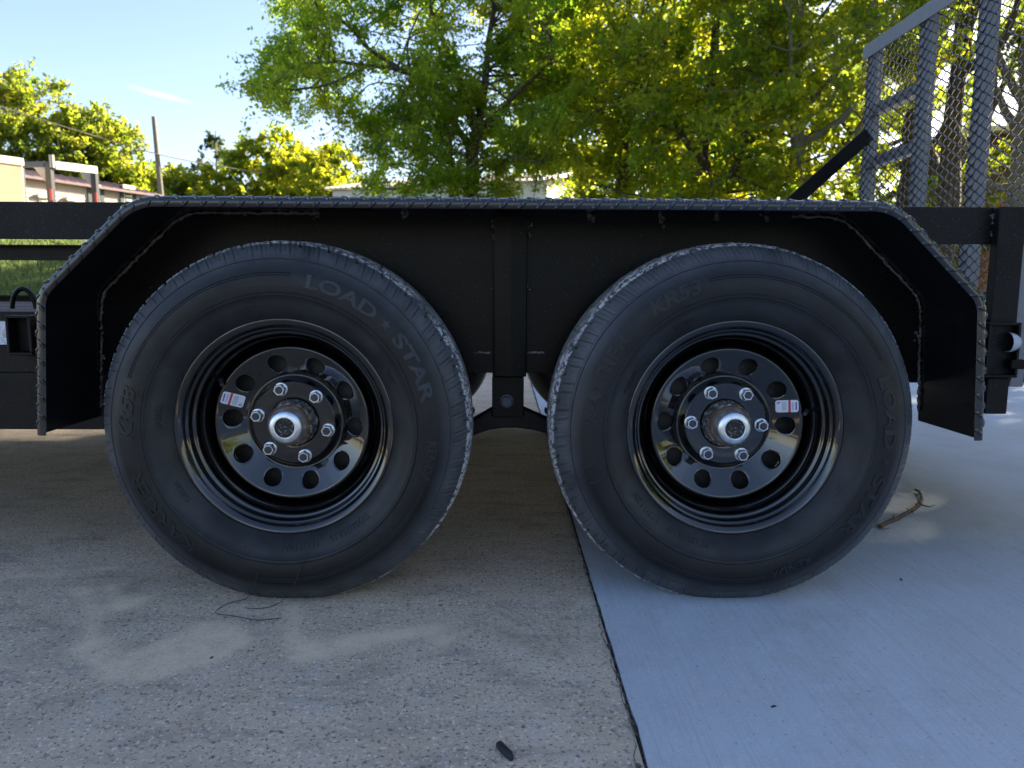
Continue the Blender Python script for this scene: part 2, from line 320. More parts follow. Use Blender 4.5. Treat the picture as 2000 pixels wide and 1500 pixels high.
def concrete(name, c, stain=None, broom=False):
    m = bpy.data.materials.new(name); m.use_nodes = True; t = m.node_tree; b = t.nodes['Principled BSDF']; L = t.links.new; N = t.nodes.new
    tc = N('ShaderNodeTexCoord')
    def nz(s, d, rg=.6, vec=None):
        n = N('ShaderNodeTexNoise'); n.inputs['Scale'].default_value = s; n.inputs['Detail'].default_value = d; n.inputs['Roughness'].default_value = rg
        L(vec or tc.outputs['Object'], n.inputs['Vector']); return n.outputs[0]
    def mr(v, lo, hi, a=0., z=1.):
        n = N('ShaderNodeMapRange'); n.inputs[1].default_value = lo; n.inputs[2].default_value = hi; n.inputs[3].default_value = a; n.inputs[4].default_value = z
        L(v, n.inputs[0]); return n.outputs[0]
    def mx(a, q, f):
        x = N('ShaderNodeMix'); x.data_type = 'RGBA'
        for i, v in ((6, a), (7, q)):
            if isinstance(v, tuple): x.inputs[i].default_value = (*v, 1)
            else: L(v, x.inputs[i])
        if isinstance(f, float): x.inputs[0].default_value = f
        else: L(f, x.inputs[0])
        return x.outputs[2]
    col = mx(c[0], c[1], mr(nz(2.2, 7, .65), .36, .66))
    if not broom:
        mp = N('ShaderNodeMapping'); mp.inputs['Scale'].default_value = (1, 2.6, 1); mp.inputs['Rotation'].default_value = (0, 0, .25); L(tc.outputs['Object'], mp.inputs[0])
        col = mx(col, c[2], mr(nz(7, 8, .7, mp.outputs[0]), .50, .68))
        col = mx(col, (.80, .74, .66), mr(nz(135, 2, .6), .58, .65, 0, .75))
        col = mx(col, (.15, .125, .10), mr(nz(95, 3, .65), .58, .65, 0, .75))
        col = mx(col, (.07, .062, .05), mr(nz(170, 2, .5), .62, .67, 0, .85))
        col = mx(col, (.26, .215, .165), mr(nz(3.1, 10, .82), .50, .64, 0, .55))
        col = mx(col, (.52, .49, .46), mr(nz(9, 10, .85), .54, .62, 0, .5))
        a = N('ShaderNodeAttribute'); a.attribute_name = 'stain'
        mm = N('ShaderNodeMath'); mm.operation = 'MULTIPLY'; L(a.outputs['Fac'], mm.inputs[0]); L(mr(nz(16, 9, .8), .38, .58, .4, 1), mm.inputs[1])
        col = mx(col, (.78, .64, .46), mm.outputs[0])
    else:
        col = mx(col, c[2], mr(nz(.9, 6, .65), .45, .7))
        col = mx(col, (.37, .36, .35), mr(nz(2.6, 9, .8), .50, .70, 0, .6))
        mpb = N('ShaderNodeMapping'); mpb.inputs['Scale'].default_value = (170, 5, 1); mpb.inputs['Rotation'].default_value = (0, 0, -.62); L(tc.outputs['Object'], mpb.inputs[0])
        col = mx(col, (.34, .38, .43), mr(nz(1, 4, .6, mpb.outputs[0]), .48, .70, 0, .5))
        col = mx(col, (.72, .72, .72), mr(nz(300, 2, .5), .60, .70, 0, .5))
        col = mx(col, (.20, .20, .20), mr(nz(150, 3, .6), .64, .70, 0, .75))
    L(col, b.inputs['Base Color']); b.inputs['Roughness'].default_value = .88 if not broom else .7; b.inputs['Specular IOR Level'].default_value = .35
    bp = N('ShaderNodeBump'); bp.inputs['Strength'].default_value = .8 if not broom else .3; bp.inputs['Distance'].default_value = .004 if not broom else .003
    h = nz(150, 6, .7)
    if broom:
        mp = N('ShaderNodeMapping'); mp.inputs['Scale'].default_value = (300, 9, 1); mp.inputs['Rotation'].default_value = (0, 0, -.62); L(tc.outputs['Object'], mp.inputs[0])
        ad = N('ShaderNodeMath'); L(nz(1, 3, .5, mp.outputs[0]), ad.inputs[0]); L(h, ad.inputs[1]); h = ad.outputs[0]
    L(h, bp.inputs['Height']); L(bp.outputs[0], b.inputs['Normal']); return m
M['old_concrete'] = concrete('old_weathered_concrete', [(.52, .425, .315), (.64, .53, .40), (.36, .305, .245)])
M['new_concrete'] = concrete('newer_broomed_concrete', [(.46, .53, .60), (.51, .58, .65), (.44, .47, .49)], broom=True)

JX = .180          # the joint between the two slabs
# weathered slab on the left; pale washed stains keep the outline they have on the concrete
stains = [[(130, 1150), (180, 1140), (195, 1180), (195, 1240), (260, 1275), (400, 1215), (470, 1215), (500, 1250), (430, 1290), (290, 1330), (200, 1330), (140, 1270), (165, 1250), (170, 1190)],
          [(200, 1140), (235, 1140), (230, 1165), (315, 1158), (300, 1172), (230, 1195), (205, 1190)],
          [(560, 1180), (585, 1180), (590, 1250), (720, 1235), (880, 1218), (890, 1250), (860, 1275), (820, 1240), (700, 1275), (560, 1295)],
          [(0, 1121), (120, 1119), (120, 1127), (0, 1131)], [(150, 1108), (240, 1106), (240, 1112), (150, 1113)]]
xs = np.concatenate([np.linspace(-14, -1.3, 12), np.linspace(-1.25, JX-.002, 190)]); ys = np.concatenate([np.linspace(-12, -.75, 8), np.linspace(-.7, .4, 150), np.linspace(.45, 8.2, 40)])
SX, SY = np.meshgrid(xs, ys); P = np.stack([SX.ravel(), SY.ravel()], 1)
def inside(P, poly):
    c = np.zeros(len(P), bool); n = len(poly)
    for i in range(n):
        a, b = poly[i], poly[(i+1) % n]
        k = ((a[1] > P[:, 1]) != (b[1] > P[:, 1])) & (P[:, 0] < (b[0]-a[0])*(P[:, 1]-a[1])/(b[1]-a[1]+1e-12)+a[0]); c ^= k
    return c
st = np.zeros(len(P)); jit = P+np.stack([np.sin(P[:, 1]*90+np.sin(P[:, 0]*70)*2)*.004, np.cos(P[:, 0]*80)*.003], 1)
for k, poly in enumerate(stains):
    q = [tuple(at(a, b, Z=0)[:2]) for a, b in poly]
    st = np.maximum(st, inside(jit, q)*(.95 if k < 3 else .8))
nxs = len(xs); st2 = st.reshape(len(ys), nxs)
for _ in range(3): st2 = (st2+np.roll(st2, 1, 0)+np.roll(st2, -1, 0)+np.roll(st2, 1, 1)+np.roll(st2, -1, 1))/5
hz = (np.sin(P[:, 0]*9+1)*np.sin(P[:, 1]*7)*.0012)*(np.abs(P[:, 1]) < .7)
slab = np_quads('old_pavement', np.stack([P[:, 0], P[:, 1], np.minimum(hz, .0008)*0+0.], 1), [(j*nxs+i, j*nxs+i+1, (j+1)*nxs+i+1, (j+1)*nxs+i) for j in range(len(ys)-1) for i in range(nxs-1)], 'old_concrete')
a = slab.data.attributes.new('stain', 'FLOAT', 'POINT'); a.data.foreach_set('value', st2.ravel().astype(np.float32)); tag(slab, kind='structure')
# newer slab on the right, with a slightly ragged joint edge
yj = np.linspace(-12, 8.2, 700); xr_ = JX+.004+np.interp(yj, np.linspace(-12, 8.2, 900), rng.normal(0, .0012, 900))
b_ = MB(); b_.add(np.concatenate([np.stack([xr_, yj, yj*0+.001], 1), np.stack([yj*0+16, yj, yj*0+.001], 1), np.stack([xr_, yj, yj*0-.05], 1)]),
                  [(i, i+700, i+701, i+1) for i in range(699)]+[(i, i+1, i+1401, i+1400) for i in range(699)])
tag(b_.build('new_pavement', 'new_concrete'), kind='structure')
b_ = MB(); n = 900; yj = np.linspace(-1.2, 4, n)
c1 = JX-.0045+np.convolve(rng.normal(0, .003, n), np.ones(6)/6, 'same')-np.clip(np.convolve(rng.normal(0, .02, n), np.ones(14)/14, 'same')-.004, 0, .008); c2 = JX+.006+0*yj; zz = -.004+np.convolve(rng.normal(0, .004, n), np.ones(3)/3, 'same')
b_.add(np.concatenate([np.stack([c1, yj, yj*0+.0012], 1), np.stack([(c1+c2)/2, yj, zz], 1), np.stack([c2, yj, yj*0-.003], 1)]),
       [(i, i+n, i+n+1, i+1) for i in range(n-1)]+[(i+n, i+2*n, i+2*n+1, i+n+1) for i in range(n-1)])
tag(b_.build('joint_dirt', 'crackdirt'), 'dirt filled joint between the old and the newer concrete slab', 'joint', kind='stuff')

# ------------------------------------------------------------------ the trailer
TR = tag(empty('utility_trailer', (0, .2, 0)), 'black tandem axle utility trailer with tread plate fender and mesh ramp gate', 'trailer')
def part(o):            # keep world coordinates while parenting to the trailer empty
    o.parent = TR; o.matrix_parent_inverse = Matrix.Translation((0, -.2, 0)); return o
YB = .19                # side face of the trailer frame
XL, XRW, ZH = -.4159, .4395, .3385
# --- wheels
tyre_half = [(.196, .014), (.204, .004), (.2095, -.003), (.216, -.011), (.226, -.0185), (.238, -.0240), (.2485, -.0272), (.2500, -.0292), (.2555, -.0305), (.2565, -.0292),
             (.264, -.0305), (.274, -.0308), (.284, -.0298), (.294, -.0272), (.303, -.0232), (.3105, -.0185), (.3155, -.0150), (.3165, -.0162), (.3190, -.0146), (.3196, -.0122),
             (.324, -.0092), (.329, -.0052), (.334, -.0008), (.339, .0042), (.343, .0095), (.3462, .0150), (.3485, .0205), (.3500, .0260), (.3507, .032), (.3512, .040), (.3516, .046),
             (.3440, .0475), (.3440, .0540), (.3522, .0555), (.3530, .064), (.3534, .072)]
YC = .0820
tyre_prof = tyre_half+[(.346, .0735), (.346, .0820)]+[(r, 2*YC-y) for r, y in reversed([p for p in tyre_half+[(.346, .0735)]])]
PR = np.array(tyre_prof); SEG = 1440
def tyre_mesh(name, rot, parent, full=True):
    seg = SEG if full else 96
    ph = np.arange(seg)/seg*2*np.pi; k = len(PR)
    r = np.broadcast_to(PR[:, 0], (seg, k)).copy(); y = np.broadcast_to(PR[:, 1], (seg, k)).copy()
    if full:
        i = np.arange(seg)
        for j in range(k):
            rr, yy = PR[j]; side = yy if yy < YC else 2*YC-yy
            sh = int(round((side)*260))
            ii = (i+sh) % 36
            if .319 < rr and side < .047:                      # shoulder blocks
                thin = np.isin(ii, (12, 24, 13, 25)); r[thin, j] -= .0030*(1 if side > -.006 else .55)
                half = np.isin(ii, (6, 18, 30)); r[half & (side < .016) & (side > -.006), j] -= .0020
            if side > .008 and side < .047 and rr > .341:       # deep notches at the tread edge
                nt_ = (ii < 4); r[nt_, j] -= .0085
            if side >= .047 and rr > .35:
                nt_ = (ii < 3); r[nt_, j] -= .004
            if side > .012 and rr > .343:
                r[:, j] += np.interp(i, np.arange(0, seg+24, 24), rng.normal(0, .0005, len(np.arange(0, seg+24, 24))))+rng.normal(0, .00025, seg)
    a = ph+R(rot)
    v = np.stack([r*np.sin(a)[:, None], y, r*np.cos(a)[:, None]], -1)
    z = v[..., 2]; lim = -ZH+.0005; sq = np.clip(lim-z, 0, None); v[..., 2] = np.maximum(z, lim)
    # the loaded sidewall bulges a little above the contact patch
    bl = np.clip((-z-.22)/.13, 0, 1)*np.clip(1-np.abs(v[..., 0])/.2, 0, 1)*np.clip((.335-r)/.05, 0, 1)
    v[..., 1] += np.where(y < YC, -1, 1)*bl*.006
    f = np.array([(p*k+q, p*k+q+1, ((p+1) % seg)*k+q+1, ((p+1) % seg)*k+q) for p in range(seg) for q in range(k-1)])
    o = np_quads(name, v.reshape(-1, 3), f, 'rubber', parent, smooth=True)
    o.data.set_sharp_from_angle(angle=R(38)); return o
def bulge(x, z, r): return np.clip((-z-.22)/.13, 0, 1)*np.clip(1-np.abs(x)/.2, 0, 1)*np.clip((.335-r)/.05, 0, 1)*.006
def prof_y(r): return np.interp(r, [p[0] for p in tyre_half[:30]], [p[1] for p in tyre_half[:30]])
def text_mesh(body, size, bold=.0):
    c = bpy.data.curves.new('t', 'FONT'); c.body = body; c.size = size; c.extrude = .0006; c.offset = bold; c.resolution_u = 3
    o = bpy.data.objects.new('t', c); COL.objects.link(o)
    me = bpy.data.meshes.new_from_object(o.evaluated_get(bpy.context.evaluated_depsgraph_get()))
    v = np.zeros(len(me.vertices)*3); me.vertices.foreach_get('co', v); f = [tuple(p.vertices) for p in me.polygons]
    bpy.data.objects.remove(o); bpy.data.curves.remove(c); bpy.data.meshes.remove(me); return v.reshape(-1, 3), f
def arc_text(mb, body, phi0, phi1, r0, size, bold=.0, slant=0.):
    v, f = text_mesh(body, size, bold); x = v[:, 0]+slant*v[:, 1]; x = x-x.min(); L = x.max()
    ph = R(phi0)+x/L*R(phi1-phi0); r = r0+v[:, 1]
    y = prof_y(r)-.0009-v[:, 2]
    y = y-bulge(r*np.sin(ph), r*np.cos(ph), r)
    mb.add(np.stack([r*np.sin(ph), y, r*np.cos(ph)], 1), f)
def star(mb, phi, r0, s):
    pts = [(s*(1 if k % 2 == 0 else .42)*math.sin(k*math.pi/5), s*(1 if k % 2 == 0 else .42)*math.cos(k*math.pi/5)) for k in range(10)]+[(0, 0)]
    r = np.array([r0+p[1] for p in pts]); ph = np.array([R(phi)+p[0]/r0 for p in pts]); y = prof_y(r)-.0016
    mb.add(np.stack([r*np.sin(ph), y, r*np.cos(ph)], 1), [(10, k, (k+1) % 10) for k in range(10)])
def arc_line(mb, p0, p1, r0, wd, dy=.0012):
    a = np.linspace(R(p0), R(p1), 60)
    v = []
    for r_, d_ in ((r0-wd, 0), (r0, dy), (r0+wd, 0)): v.append(np.stack([r_*np.sin(a), prof_y(r_)-d_+0*a-.0002-bulge(r_*np.sin(a), r_*np.cos(a), r_+0*a), r_*np.cos(a)], 1))
    mb.add(np.concatenate(v), [(i, i+60, i+61, i+1) for i in range(59)]+[(i+60, i+120, i+121, i+61) for i in range(59)])

disc_in = [(.046, .078), (.046, .064), (.048, .0615), (.055, .061), (.0775, .061), (.0800, .0615), (.0825, .0635), (.0885, .0715), (.0915, .0750), (.0945, .0755), (.0975, .0740)]
disc_out = [(.1420, .0520), (.1455, .0504), (.1485, .0500), (.1510, .0515), (.1525, .0545), (.1532, .0600), (.1535, .0900)]
barrel = [(.1535, .100), (.1550, .094), (.1580, .090), (.1610, .082), (.1630, .070), (.1645, .060), (.1665, .053), (.1690, .0485), (.1715, .0455), (.1740, .0410), (.1755, .0350), (.1765, .0300), (.1785, .0270), (.1810, .0260),
          (.1828, .0245), (.1840, .0215), (.1850, .0165), (.1862, .0135), (.1885, .0120), (.1905, .0100), (.1925, .0065), (.1950, .0030), (.1985, .0005), (.2020, -.0012), (.2055, -.0014), (.2078, .0002), (.2085, .0035), (.2080, .012), (.200, .016)]
def dense(p, n=4):
    p = np.array(p); out = []
    for i in range(len(p)-1):                       # Catmull-Rom
        p0, p1, p2, p3 = p[max(i-1, 0)], p[i], p[i+1], p[min(i+2, len(p)-1)]
        for t in np.arange(n)/n:
            out.append(.5*((2*p1)+(-p0+p2)*t+(2*p0-5*p1+4*p2-p3)*t*t+(-p0+3*p1-3*p2+p3)*t**3))
    out.append(p[-1]); return np.array(out)
def make_rim(parent_loc, hole_phi):
    mb = MB()
    mb.revolve(dense(disc_in, 3), 180); mb.revolve(dense(disc_out, 4), 180); mb.revolve(dense(barrel, 3), 200)
    # conical web with ten round vent holes
    r1, r2, y1, y2 = .0975, .1420, .0740, .0520
    yy = lambda r: y1+(y2-y1)*(r-r1)/(r2-r1)
    hr, hc = .0168, .1195; nh = 40
    for k in range(10):
        c = R(hole_phi+36*k); rings = []
        ang = (np.arange(nh)+.5)/nh*2*np.pi
        bx = []
        hw = R(18)*hc
        for a_ in ang:
            dx, dz = math.sin(a_), math.cos(a_)
            up = (r2-hc) if dz > 0 else (hc-r1)
            s_ = min(hw/abs(dx) if abs(dx) > 1e-9 else 9, up/abs(dz) if abs(dz) > 1e-9 else 9); bx.append((dx*s_, dz*s_))
        bx = np.array(bx)
        # push the corners in so that the four corner points are met
        for cx, cz in ((hw, r2-hc), (-hw, r2-hc), (hw, r1-hc), (-hw, r1-hc)):
            i = np.argmin((bx[:, 0]-cx)**2+(bx[:, 1]-cz)**2); bx[i] = (cx, cz)
        ho = np.stack([np.sin(ang)*hr, np.cos(ang)*hr], 1)
        for w_ in (0, .06, .2, .55, 1.):
            q = ho*(1-w_)+bx*w_; r_ = hc+q[:, 1]; ph = c+q[:, 0]/hc
            rings.append(np.stack([r_*np.sin(ph), yy(r_)+(.0009 if w_ == 0 else 0), r_*np.cos(ph)], 1))
        inner = [rings[0]+np.array([0, d_, 0]) for d_ in (.0055,)]
        allr = inner+rings; v = np.concatenate(allr)
        f = [(i*nh+j, (i+1)*nh+j, (i+1)*nh+(j+1) % nh, i*nh+(j+1) % nh) for i in range(len(allr)-1) for j in range(nh)]
        mb.add(v, f)
    return mb
def nut_mesh():
    mb = MB(); h = []
    ra = .0118
    for y_, s_ in ((-.001, 1.), (-.0155, 1.), (-.0172, .9)):
        h.append([(ra*s_*math.sin(R(60*k)), y_, ra*s_*math.cos(R(60*k))) for k in range(6)])
    h.append([(.0078*math.sin(R(60*k)), -.0172, .0078*math.cos(R(60*k))) for k in range(6)])
    mb.add(sum(h, []), [(i*6+k, i*6+(k+1) % 6, (i+1)*6+(k+1) % 6, (i+1)*6+k) for i in range(3) for k in range(6)])
    mb.revolve([(.0135, -.0005), (.0132, -.0035), (.0118, -.0042), (.010, -.0042)], 24)
    mb.cur = 1
    mb.revolve([(.0078, -.0172), (.0074, -.0165), (.0070, -.0185), (.0055, -.0196), (.0, -.0196)], 16); return mb
nut_proto = None; valve_proto = None
def make_wheel(x, nut_phi, hole_phi, tyre_rot, sticker, valve_phi):
    global nut_proto
    o = make_rim(None, hole_phi).build('wheel', 'gloss', smooth=50); o.location = (x, 0, ZH); part(o)
    ty = tyre_mesh('tyre', tyre_rot, o)
    mb = MB()
    t = tyre_rot
    arc_text(mb, 'LOAD', 68+t, 96.5+t, .2700, .0330, .0009); star(mb, 101.5+t, .2815, .0105); arc_text(mb, 'STAR', 107+t, 135+t, .2700, .0330, .0009)
    mb.build('sidewall_lettering', 'letter' if tyre_rot else 'letter_dull', o)
    mb = MB()
    arc_text(mb, 'KARRIER', -87+t, -50+t, .2690, .0335, .0006); arc_text(mb, 'KR53', -38+t, -17+t, .2700, .036, .0012, .2)
    arc_text(mb, 'BY', 143+t, 147+t, .2800, .0150, .0004); arc_text(mb, 'KENDA', 149.5+t, 166+t, .2760, .0235, .0010, .15)
    arc_text(mb, 'ST225/75R15', 192+t, 214+t, .2210, .0150, .0004); arc_text(mb, '117/112N', 220+t, 238+t, .2210, .0150, .0004)
    arc_text(mb, 'TUBELESS', -72+t, -60+t, .2205, .0105, .0002); arc_text(mb, 'RADIAL', -34+t, -22+t, .2230, .0125, .0003)
    arc_text(mb, 'DOT', 117+t, 123+t, .2220, .0120, .0003)
    for (p0, p1, r0) in ((-14, 62, .2905), (-14, 62, .2860), (168, 246, .2905), (168, 246, .2860), (0, 359.9, .3155), (0, 359.9, .2545)): arc_line(mb, p0+t, p1+t, r0, .0009, .0010)
    # moulded shield emblem: a raised outline
    sh = np.array([(-.017, .021), (-.008, .018), (0, .023), (.008, .018), (.017, .021), (.019, .004), (.012, -.012), (0, -.022), (-.012, -.012), (-.019, .004)])
    c_ = R(253.5+t); r0 = .281; ring = []
    for s_ in (1., .93, .84, .78):
        q = sh*s_; r_ = r0+q[:, 1]; ph = c_+q[:, 0]/r0; ring.append(np.stack([r_*np.sin(ph), prof_y(r_)-(.0016 if s_ in (.93, .84) else .0002), r_*np.cos(ph)], 1))
    mb.add(np.concatenate(ring), [(i*10+k, i*10+(k+1) % 10, (i+1)*10+(k+1) % 10, (i+1)*10+k) for i in range(3) for k in range(10)])
    mb.build('moulded_lettering', 'letter_dull', o)
    # hub, cap, nuts
    mb = MB(); pr = [(.054, .080), (.053, .066), (.0465, .0625), (.0452, .056), (.0440, .048), (.0432, .040), (.0425, .036), (.0400, .0345), (.0385, .0330)]
    mb.revolve(dense(pr, 3), 96); hub = mb.build('hub', 'grime', o, smooth=60)
    v = np.zeros(len(hub.data.vertices)*3); hub.data.vertices.foreach_get('co', v); v = v.reshape(-1, 3)
    ph = np.arctan2(v[:, 0], v[:, 2]); k = 1+np.where(v[:, 1] > .050, .035*np.sin(ph*7+1)*np.sin(ph*3)+rng.normal(0, .016, len(v)), rng.normal(0, .008, len(v)))
    v[:, 0] *= k; v[:, 2] *= k; hub.data.vertices.foreach_set('co', v.ravel()); hub.data.update()
    mb = MB(); mb.revolve(dense([(.0400, .036), (.0392, .031), (.0372, .0285), (.0350, .0280), (.0338, .0285)], 3), 64); mb.build('cap_seat', 'rust', o, smooth=60)
    mb = MB(); mb.revolve(dense([(.0355, .031), (.0352, .0240), (.0346, .0170), (.0335, .0105), (.0312, .0055), (.0278, .0025), (.0235, .0010), (.0200, .0006), (.0188, .0012), (.0184, .0032), (.0184, .006)], 4), 72); mb.build('grease_cap', 'cap', o, smooth=50)
    mb = MB(); mb.revolve([(.0186, .0055), (.0170, .0035), (.0125, .0022), (.011, .0034), (.006, .0036), (.0, .003)], 40); mb.build('rubber_plug', 'plug', o, smooth=60)
    mb = MB(); mb.revolve([(.150, .096), (.150, .160), (.0, .160)], 48); mb.revolve([(.046, .090), (.150, .098)], 48); mb.build('brake_drum', 'dark', o, smooth=40)
    for k in range(6):
        a_ = R(nut_phi+60*k); loc = (.0698*math.sin(a_), .061, .0698*math.cos(a_))
        if nut_proto is None:
            n_ = nut_mesh().build('lug_nut', ['zinc', 'stud'], o, smooth=30); nut_proto = n_
        else:
            n_ = nut_proto.copy(); COL.objects.link(n_); n_.parent = o
        n_.location = loc; n_.rotation_euler = (0, random.uniform(0, 1), 0)
    # rubber valve stem
    a_ = R(valve_phi); rr = .1655; p = np.array([rr*math.sin(a_), .068, rr*math.cos(a_)]); q = p+np.array([-.016*math.sin(a_), -.030, -.016*math.cos(a_)])
    MB().tube([p, p*.6+q*.4, p*.55+q*.45, q*.95+p*.05, q], [.0052, .0048, .0038, .0040, .0034], 12).build('valve_stem', 'scrap', o, smooth=50)
    # maker's sticker on the web between two vent holes
    sx, sz, rot = sticker; L_, W_ = .0385, .0245
    def pl(u, v_, lift):
        c_, s_ = math.cos(rot), math.sin(rot); X = sx+u*c_-v_*s_; Z = sz+u*s_+v_*c_; r_ = math.hypot(X, Z)
        y_ = .0740+(.0520-.0740)*(r_-.0975)/(.142-.0975); return (X, y_-lift, Z)
    mb = MB(); rc = .004; out = []
    for cx, cz, a0 in ((1, 1, 0), (-1, 1, 90), (-1, -1, 180), (1, -1, 270)):
        for d_ in range(0, 91, 30): out.append((cx*(L_/2-rc)+rc*math.cos(R(a0+d_)), cz*(W_/2-rc)+rc*math.sin(R(a0+d_))))
    n_ = len(out); mb.add([pl(u, v_, .0006) for u, v_ in out]+[pl(u, v_, .0) for u, v_ in out], [tuple(range(n_))]+[(i, (i+1) % n_, (i+1) % n_+n_, i+n_) for i in range(n_)])
    def rect(mi, u0, u1, v0, v1):
        mb.cur = mi; mb.add([pl(u0, v0, .0009), pl(u1, v0, .0009), pl(u1, v1, .0009), pl(u0, v1, .0009)], [(0, 1, 2, 3)])
    rect(1, -.0062, -.0022, -W_/2, W_/2); rect(2, -.0166, -.0142, -.008, .008)
    rect(3, -.0118, -.0080, -.0085, .0085); rect(3, .0006, .0088, -.0095, .0085)
    rect(2, .0115, .0140, -.0090, -.0062); rect(1, .0140, .0170, -.0090, -.0070); rect(1, .0140, .0170, -.0055, -.0040)
    mb.build('maker_sticker', ['sticker', 'sticker_red', 'sticker_violet', 'sticker_grey'], o)
    return o
def rel(px, py, x, Y=.062): p = at(px, py, Y=Y); return p[0]-x, p[2]-ZH
lx, lz = rel(456, 780, XL); make_wheel(XL, -18, 22, -56, (lx, lz, R(-20)), -59)
lx, lz = rel(1536, 793, XRW); make_wheel(XRW, -28, 19.7, 0, (lx, lz, R(6+180)), 81)
# far side wheels: mostly hidden, seen only through the gap
for x in (XL, XRW):
    mb = MB(); mb.revolve(dense(barrel, 1), 48); mb.revolve([(.1535, .06), (.04, .07)], 48)
    o = mb.build('wheel', 'gloss', smooth=50); o.rotation_euler = (0, 0, math.pi); o.location = (x, 2.18, ZH); part(o)
    tyre_mesh('tyre', 0, o, full=False)

# --- fender: tread plate swept along the outline, lip rolled over the outer edge
FP = [at(*p, Y=-.02)[[0, 2]] for p in [(68, 850), (66, 569), (255, 381), (1754, 391), (1932, 584), (1924, 860)]]
def fillet(P, rads, n=14):
    out = [P[0]]
    for i in range(1, len(P)-1):
        a, b, c = P[i-1], P[i], P[i+1]; u = (a-b)/np.linalg.norm(a-b); v = (c-b)/np.linalg.norm(c-b)
        ang = math.acos(np.clip(u@v, -1, 1)); d = rads[i-1]/math.tan(ang/2); p, q = b+u*d, b+v*d
        cc = b+(u+v)/np.linalg.norm(u+v)*rads[i-1]/math.sin(ang/2)
        a0 = math.atan2(*(p-cc)[::-1]); a1 = math.atan2(*(q-cc)[::-1]); da = (a1-a0+math.pi) % (2*math.pi)-math.pi
        out += [cc+rads[i-1]*np.array([math.cos(a0+da*t), math.sin(a0+da*t)]) for t in np.linspace(0, 1, n)]
    return np.array(out+[P[-1]])
FPATH = fillet(FP, [.07, .11, .11, .07])
sg = np.linalg.norm(np.diff(FPATH, axis=0), axis=1); FS = np.concatenate([[0], np.cumsum(sg)]); FLEN = FS[-1]
def path(s): return np.stack([np.interp(s, FS, FPATH[:, 0]), np.interp(s, FS, FPATH[:, 1])], -1)
def pnorm(s):
    d = path(np.minimum(s+.004, FLEN))-path(np.maximum(s-.004, 0)); d /= np.linalg.norm(d, axis=-1)[..., None]
    return np.stack([-d[..., 1], d[..., 0]], -1)      # outward for a left-to-right sweep
YF, LR, AM = -.021, .0115, 2.35
def lip(t, h):        # t: arc length from the crown of the roll (negative = back over the top), returns (y, outward offset)
    if t < 0: return YF+LR-t, h
    a = t/LR
    return YF+LR-(LR+h)*math.sin(a), -LR+(LR+h)*math.cos(a)
def fpoint(s, t, h):
    y, o = lip(t, h); p = path(np.array(s)); n_ = pnorm(np.array(s)); q = p+n_*o; return np.array([q[0], y, q[1]])
ss = np.unique(np.concatenate([np.linspace(0, FLEN, 160), FS]))
TT = [-(YB-YF-LR)-.004, -.12, -.05, -.01]+list(np.linspace(0, LR*AM, 14))
rows = [(t, 0.) for t in TT]+[(t, -.004) for t in reversed(TT)]
v = []; pth = path(ss); nrm = pnorm(ss)
for t, h in rows:
    y, o_ = lip(t, h); q = pth+nrm*o_; v.append(np.stack([q[:, 0], 0*ss+y, q[:, 1]], 1))
m_, n_ = len(rows), len(ss); mb = MB()
mb.add(np.concatenate(v), [(i*n_+j, ((i+1) % m_)*n_+j, ((i+1) % m_)*n_+j+1, i*n_+j+1) for i in range(m_) for j in range(n_-1)]
       + [tuple(i*n_ for i in range(m_)), tuple(i*n_+n_-1 for i in reversed(range(m_)))])
fender = part(mb.build('fender', 'tread_paint', smooth=50))
mb = MB(); PIT = .0335
def lug(s0, t0, sgn, ln=.031, wd=.0042, ht=.0027):
    K = 8; vs = []
    for a_ in np.linspace(-1, 1, K):
        prof = math.sqrt(max(0, 1-abs(a_)**2.5)); wv = wd*max(prof, .08); hv = ht*prof
        c = math.cos(R(42)); s_ = math.sin(R(42))*sgn
        for b_, h_ in ((-1, -.0003), (-.35, 1), (.35, 1), (1, -.0003)):
            u = a_*ln/2; vv_ = b_*wv
            S_ = np.clip(s0+u*c-vv_*s_, .001, FLEN-.001); T_ = t0+u*s_+vv_*c; T_ = min(T_, LR*AM-.0005)
            vs.append(fpoint(S_, T_, hv if h_ == 1 else h_))
    mb.add(vs, [(i*4+j, i*4+j+1, (i+1)*4+j+1, (i+1)*4+j) for i in range(K-1) for j in range(3)])
for k in range(int(FLEN/PIT)):
    s0 = .02+k*PIT
    if s0 > FLEN-.015: break
    lug(s0, .0050, 1, .027); lug(s0+PIT*.52, .0195, -1, .024)
    for r_ in range(1, 7): lug(s0+(PIT/2 if r_ % 2 else 0), .003-r_*.0175, -1 if r_ % 2 else 1)
o = mb.build('tread_pattern', 'tread_paint', fender, smooth=45)
# inner weld seam and tack welds where the fender meets the frame side
def seam(s0, s1, nm, r0=.0030):
    s_ = np.arange(s0, s1, .006); q = path(s_)+pnorm(s_)*-.0075
    pts = np.stack([q[:, 0], 0*s_+YB-.003, q[:, 1]], 1)+rng.normal(0, .0008, (len(s_), 3))
    MB().tube(pts, np.abs(rng.normal(r0, .0007, len(s_))), 6).build(nm, 'weld', fender, smooth=60)
seam(.02, .80, 'weld_seam'); seam(FLEN-.62, FLEN-.02, 'weld_seam')
def blob(px, py, s=1., parent=None, Y=YB):
    mb = MB(); c = at(px, py, Y=Y)
    for k in range(5):
        q = c+rng.normal(0, .006*s, 3)*np.array([.8, .1, 1.2]); rr = .0045*s
        mb.revolve([(0, -rr), (rr*.7, -rr*.7), (rr, 0), (rr*.7, rr*.7), (0, rr)], 7); mb.v[-1] = mb.v[-1]*rng.uniform(.6, 1.3, 3)+q
    return mb.build('tack_weld', 'weld', parent or fender, smooth=80)
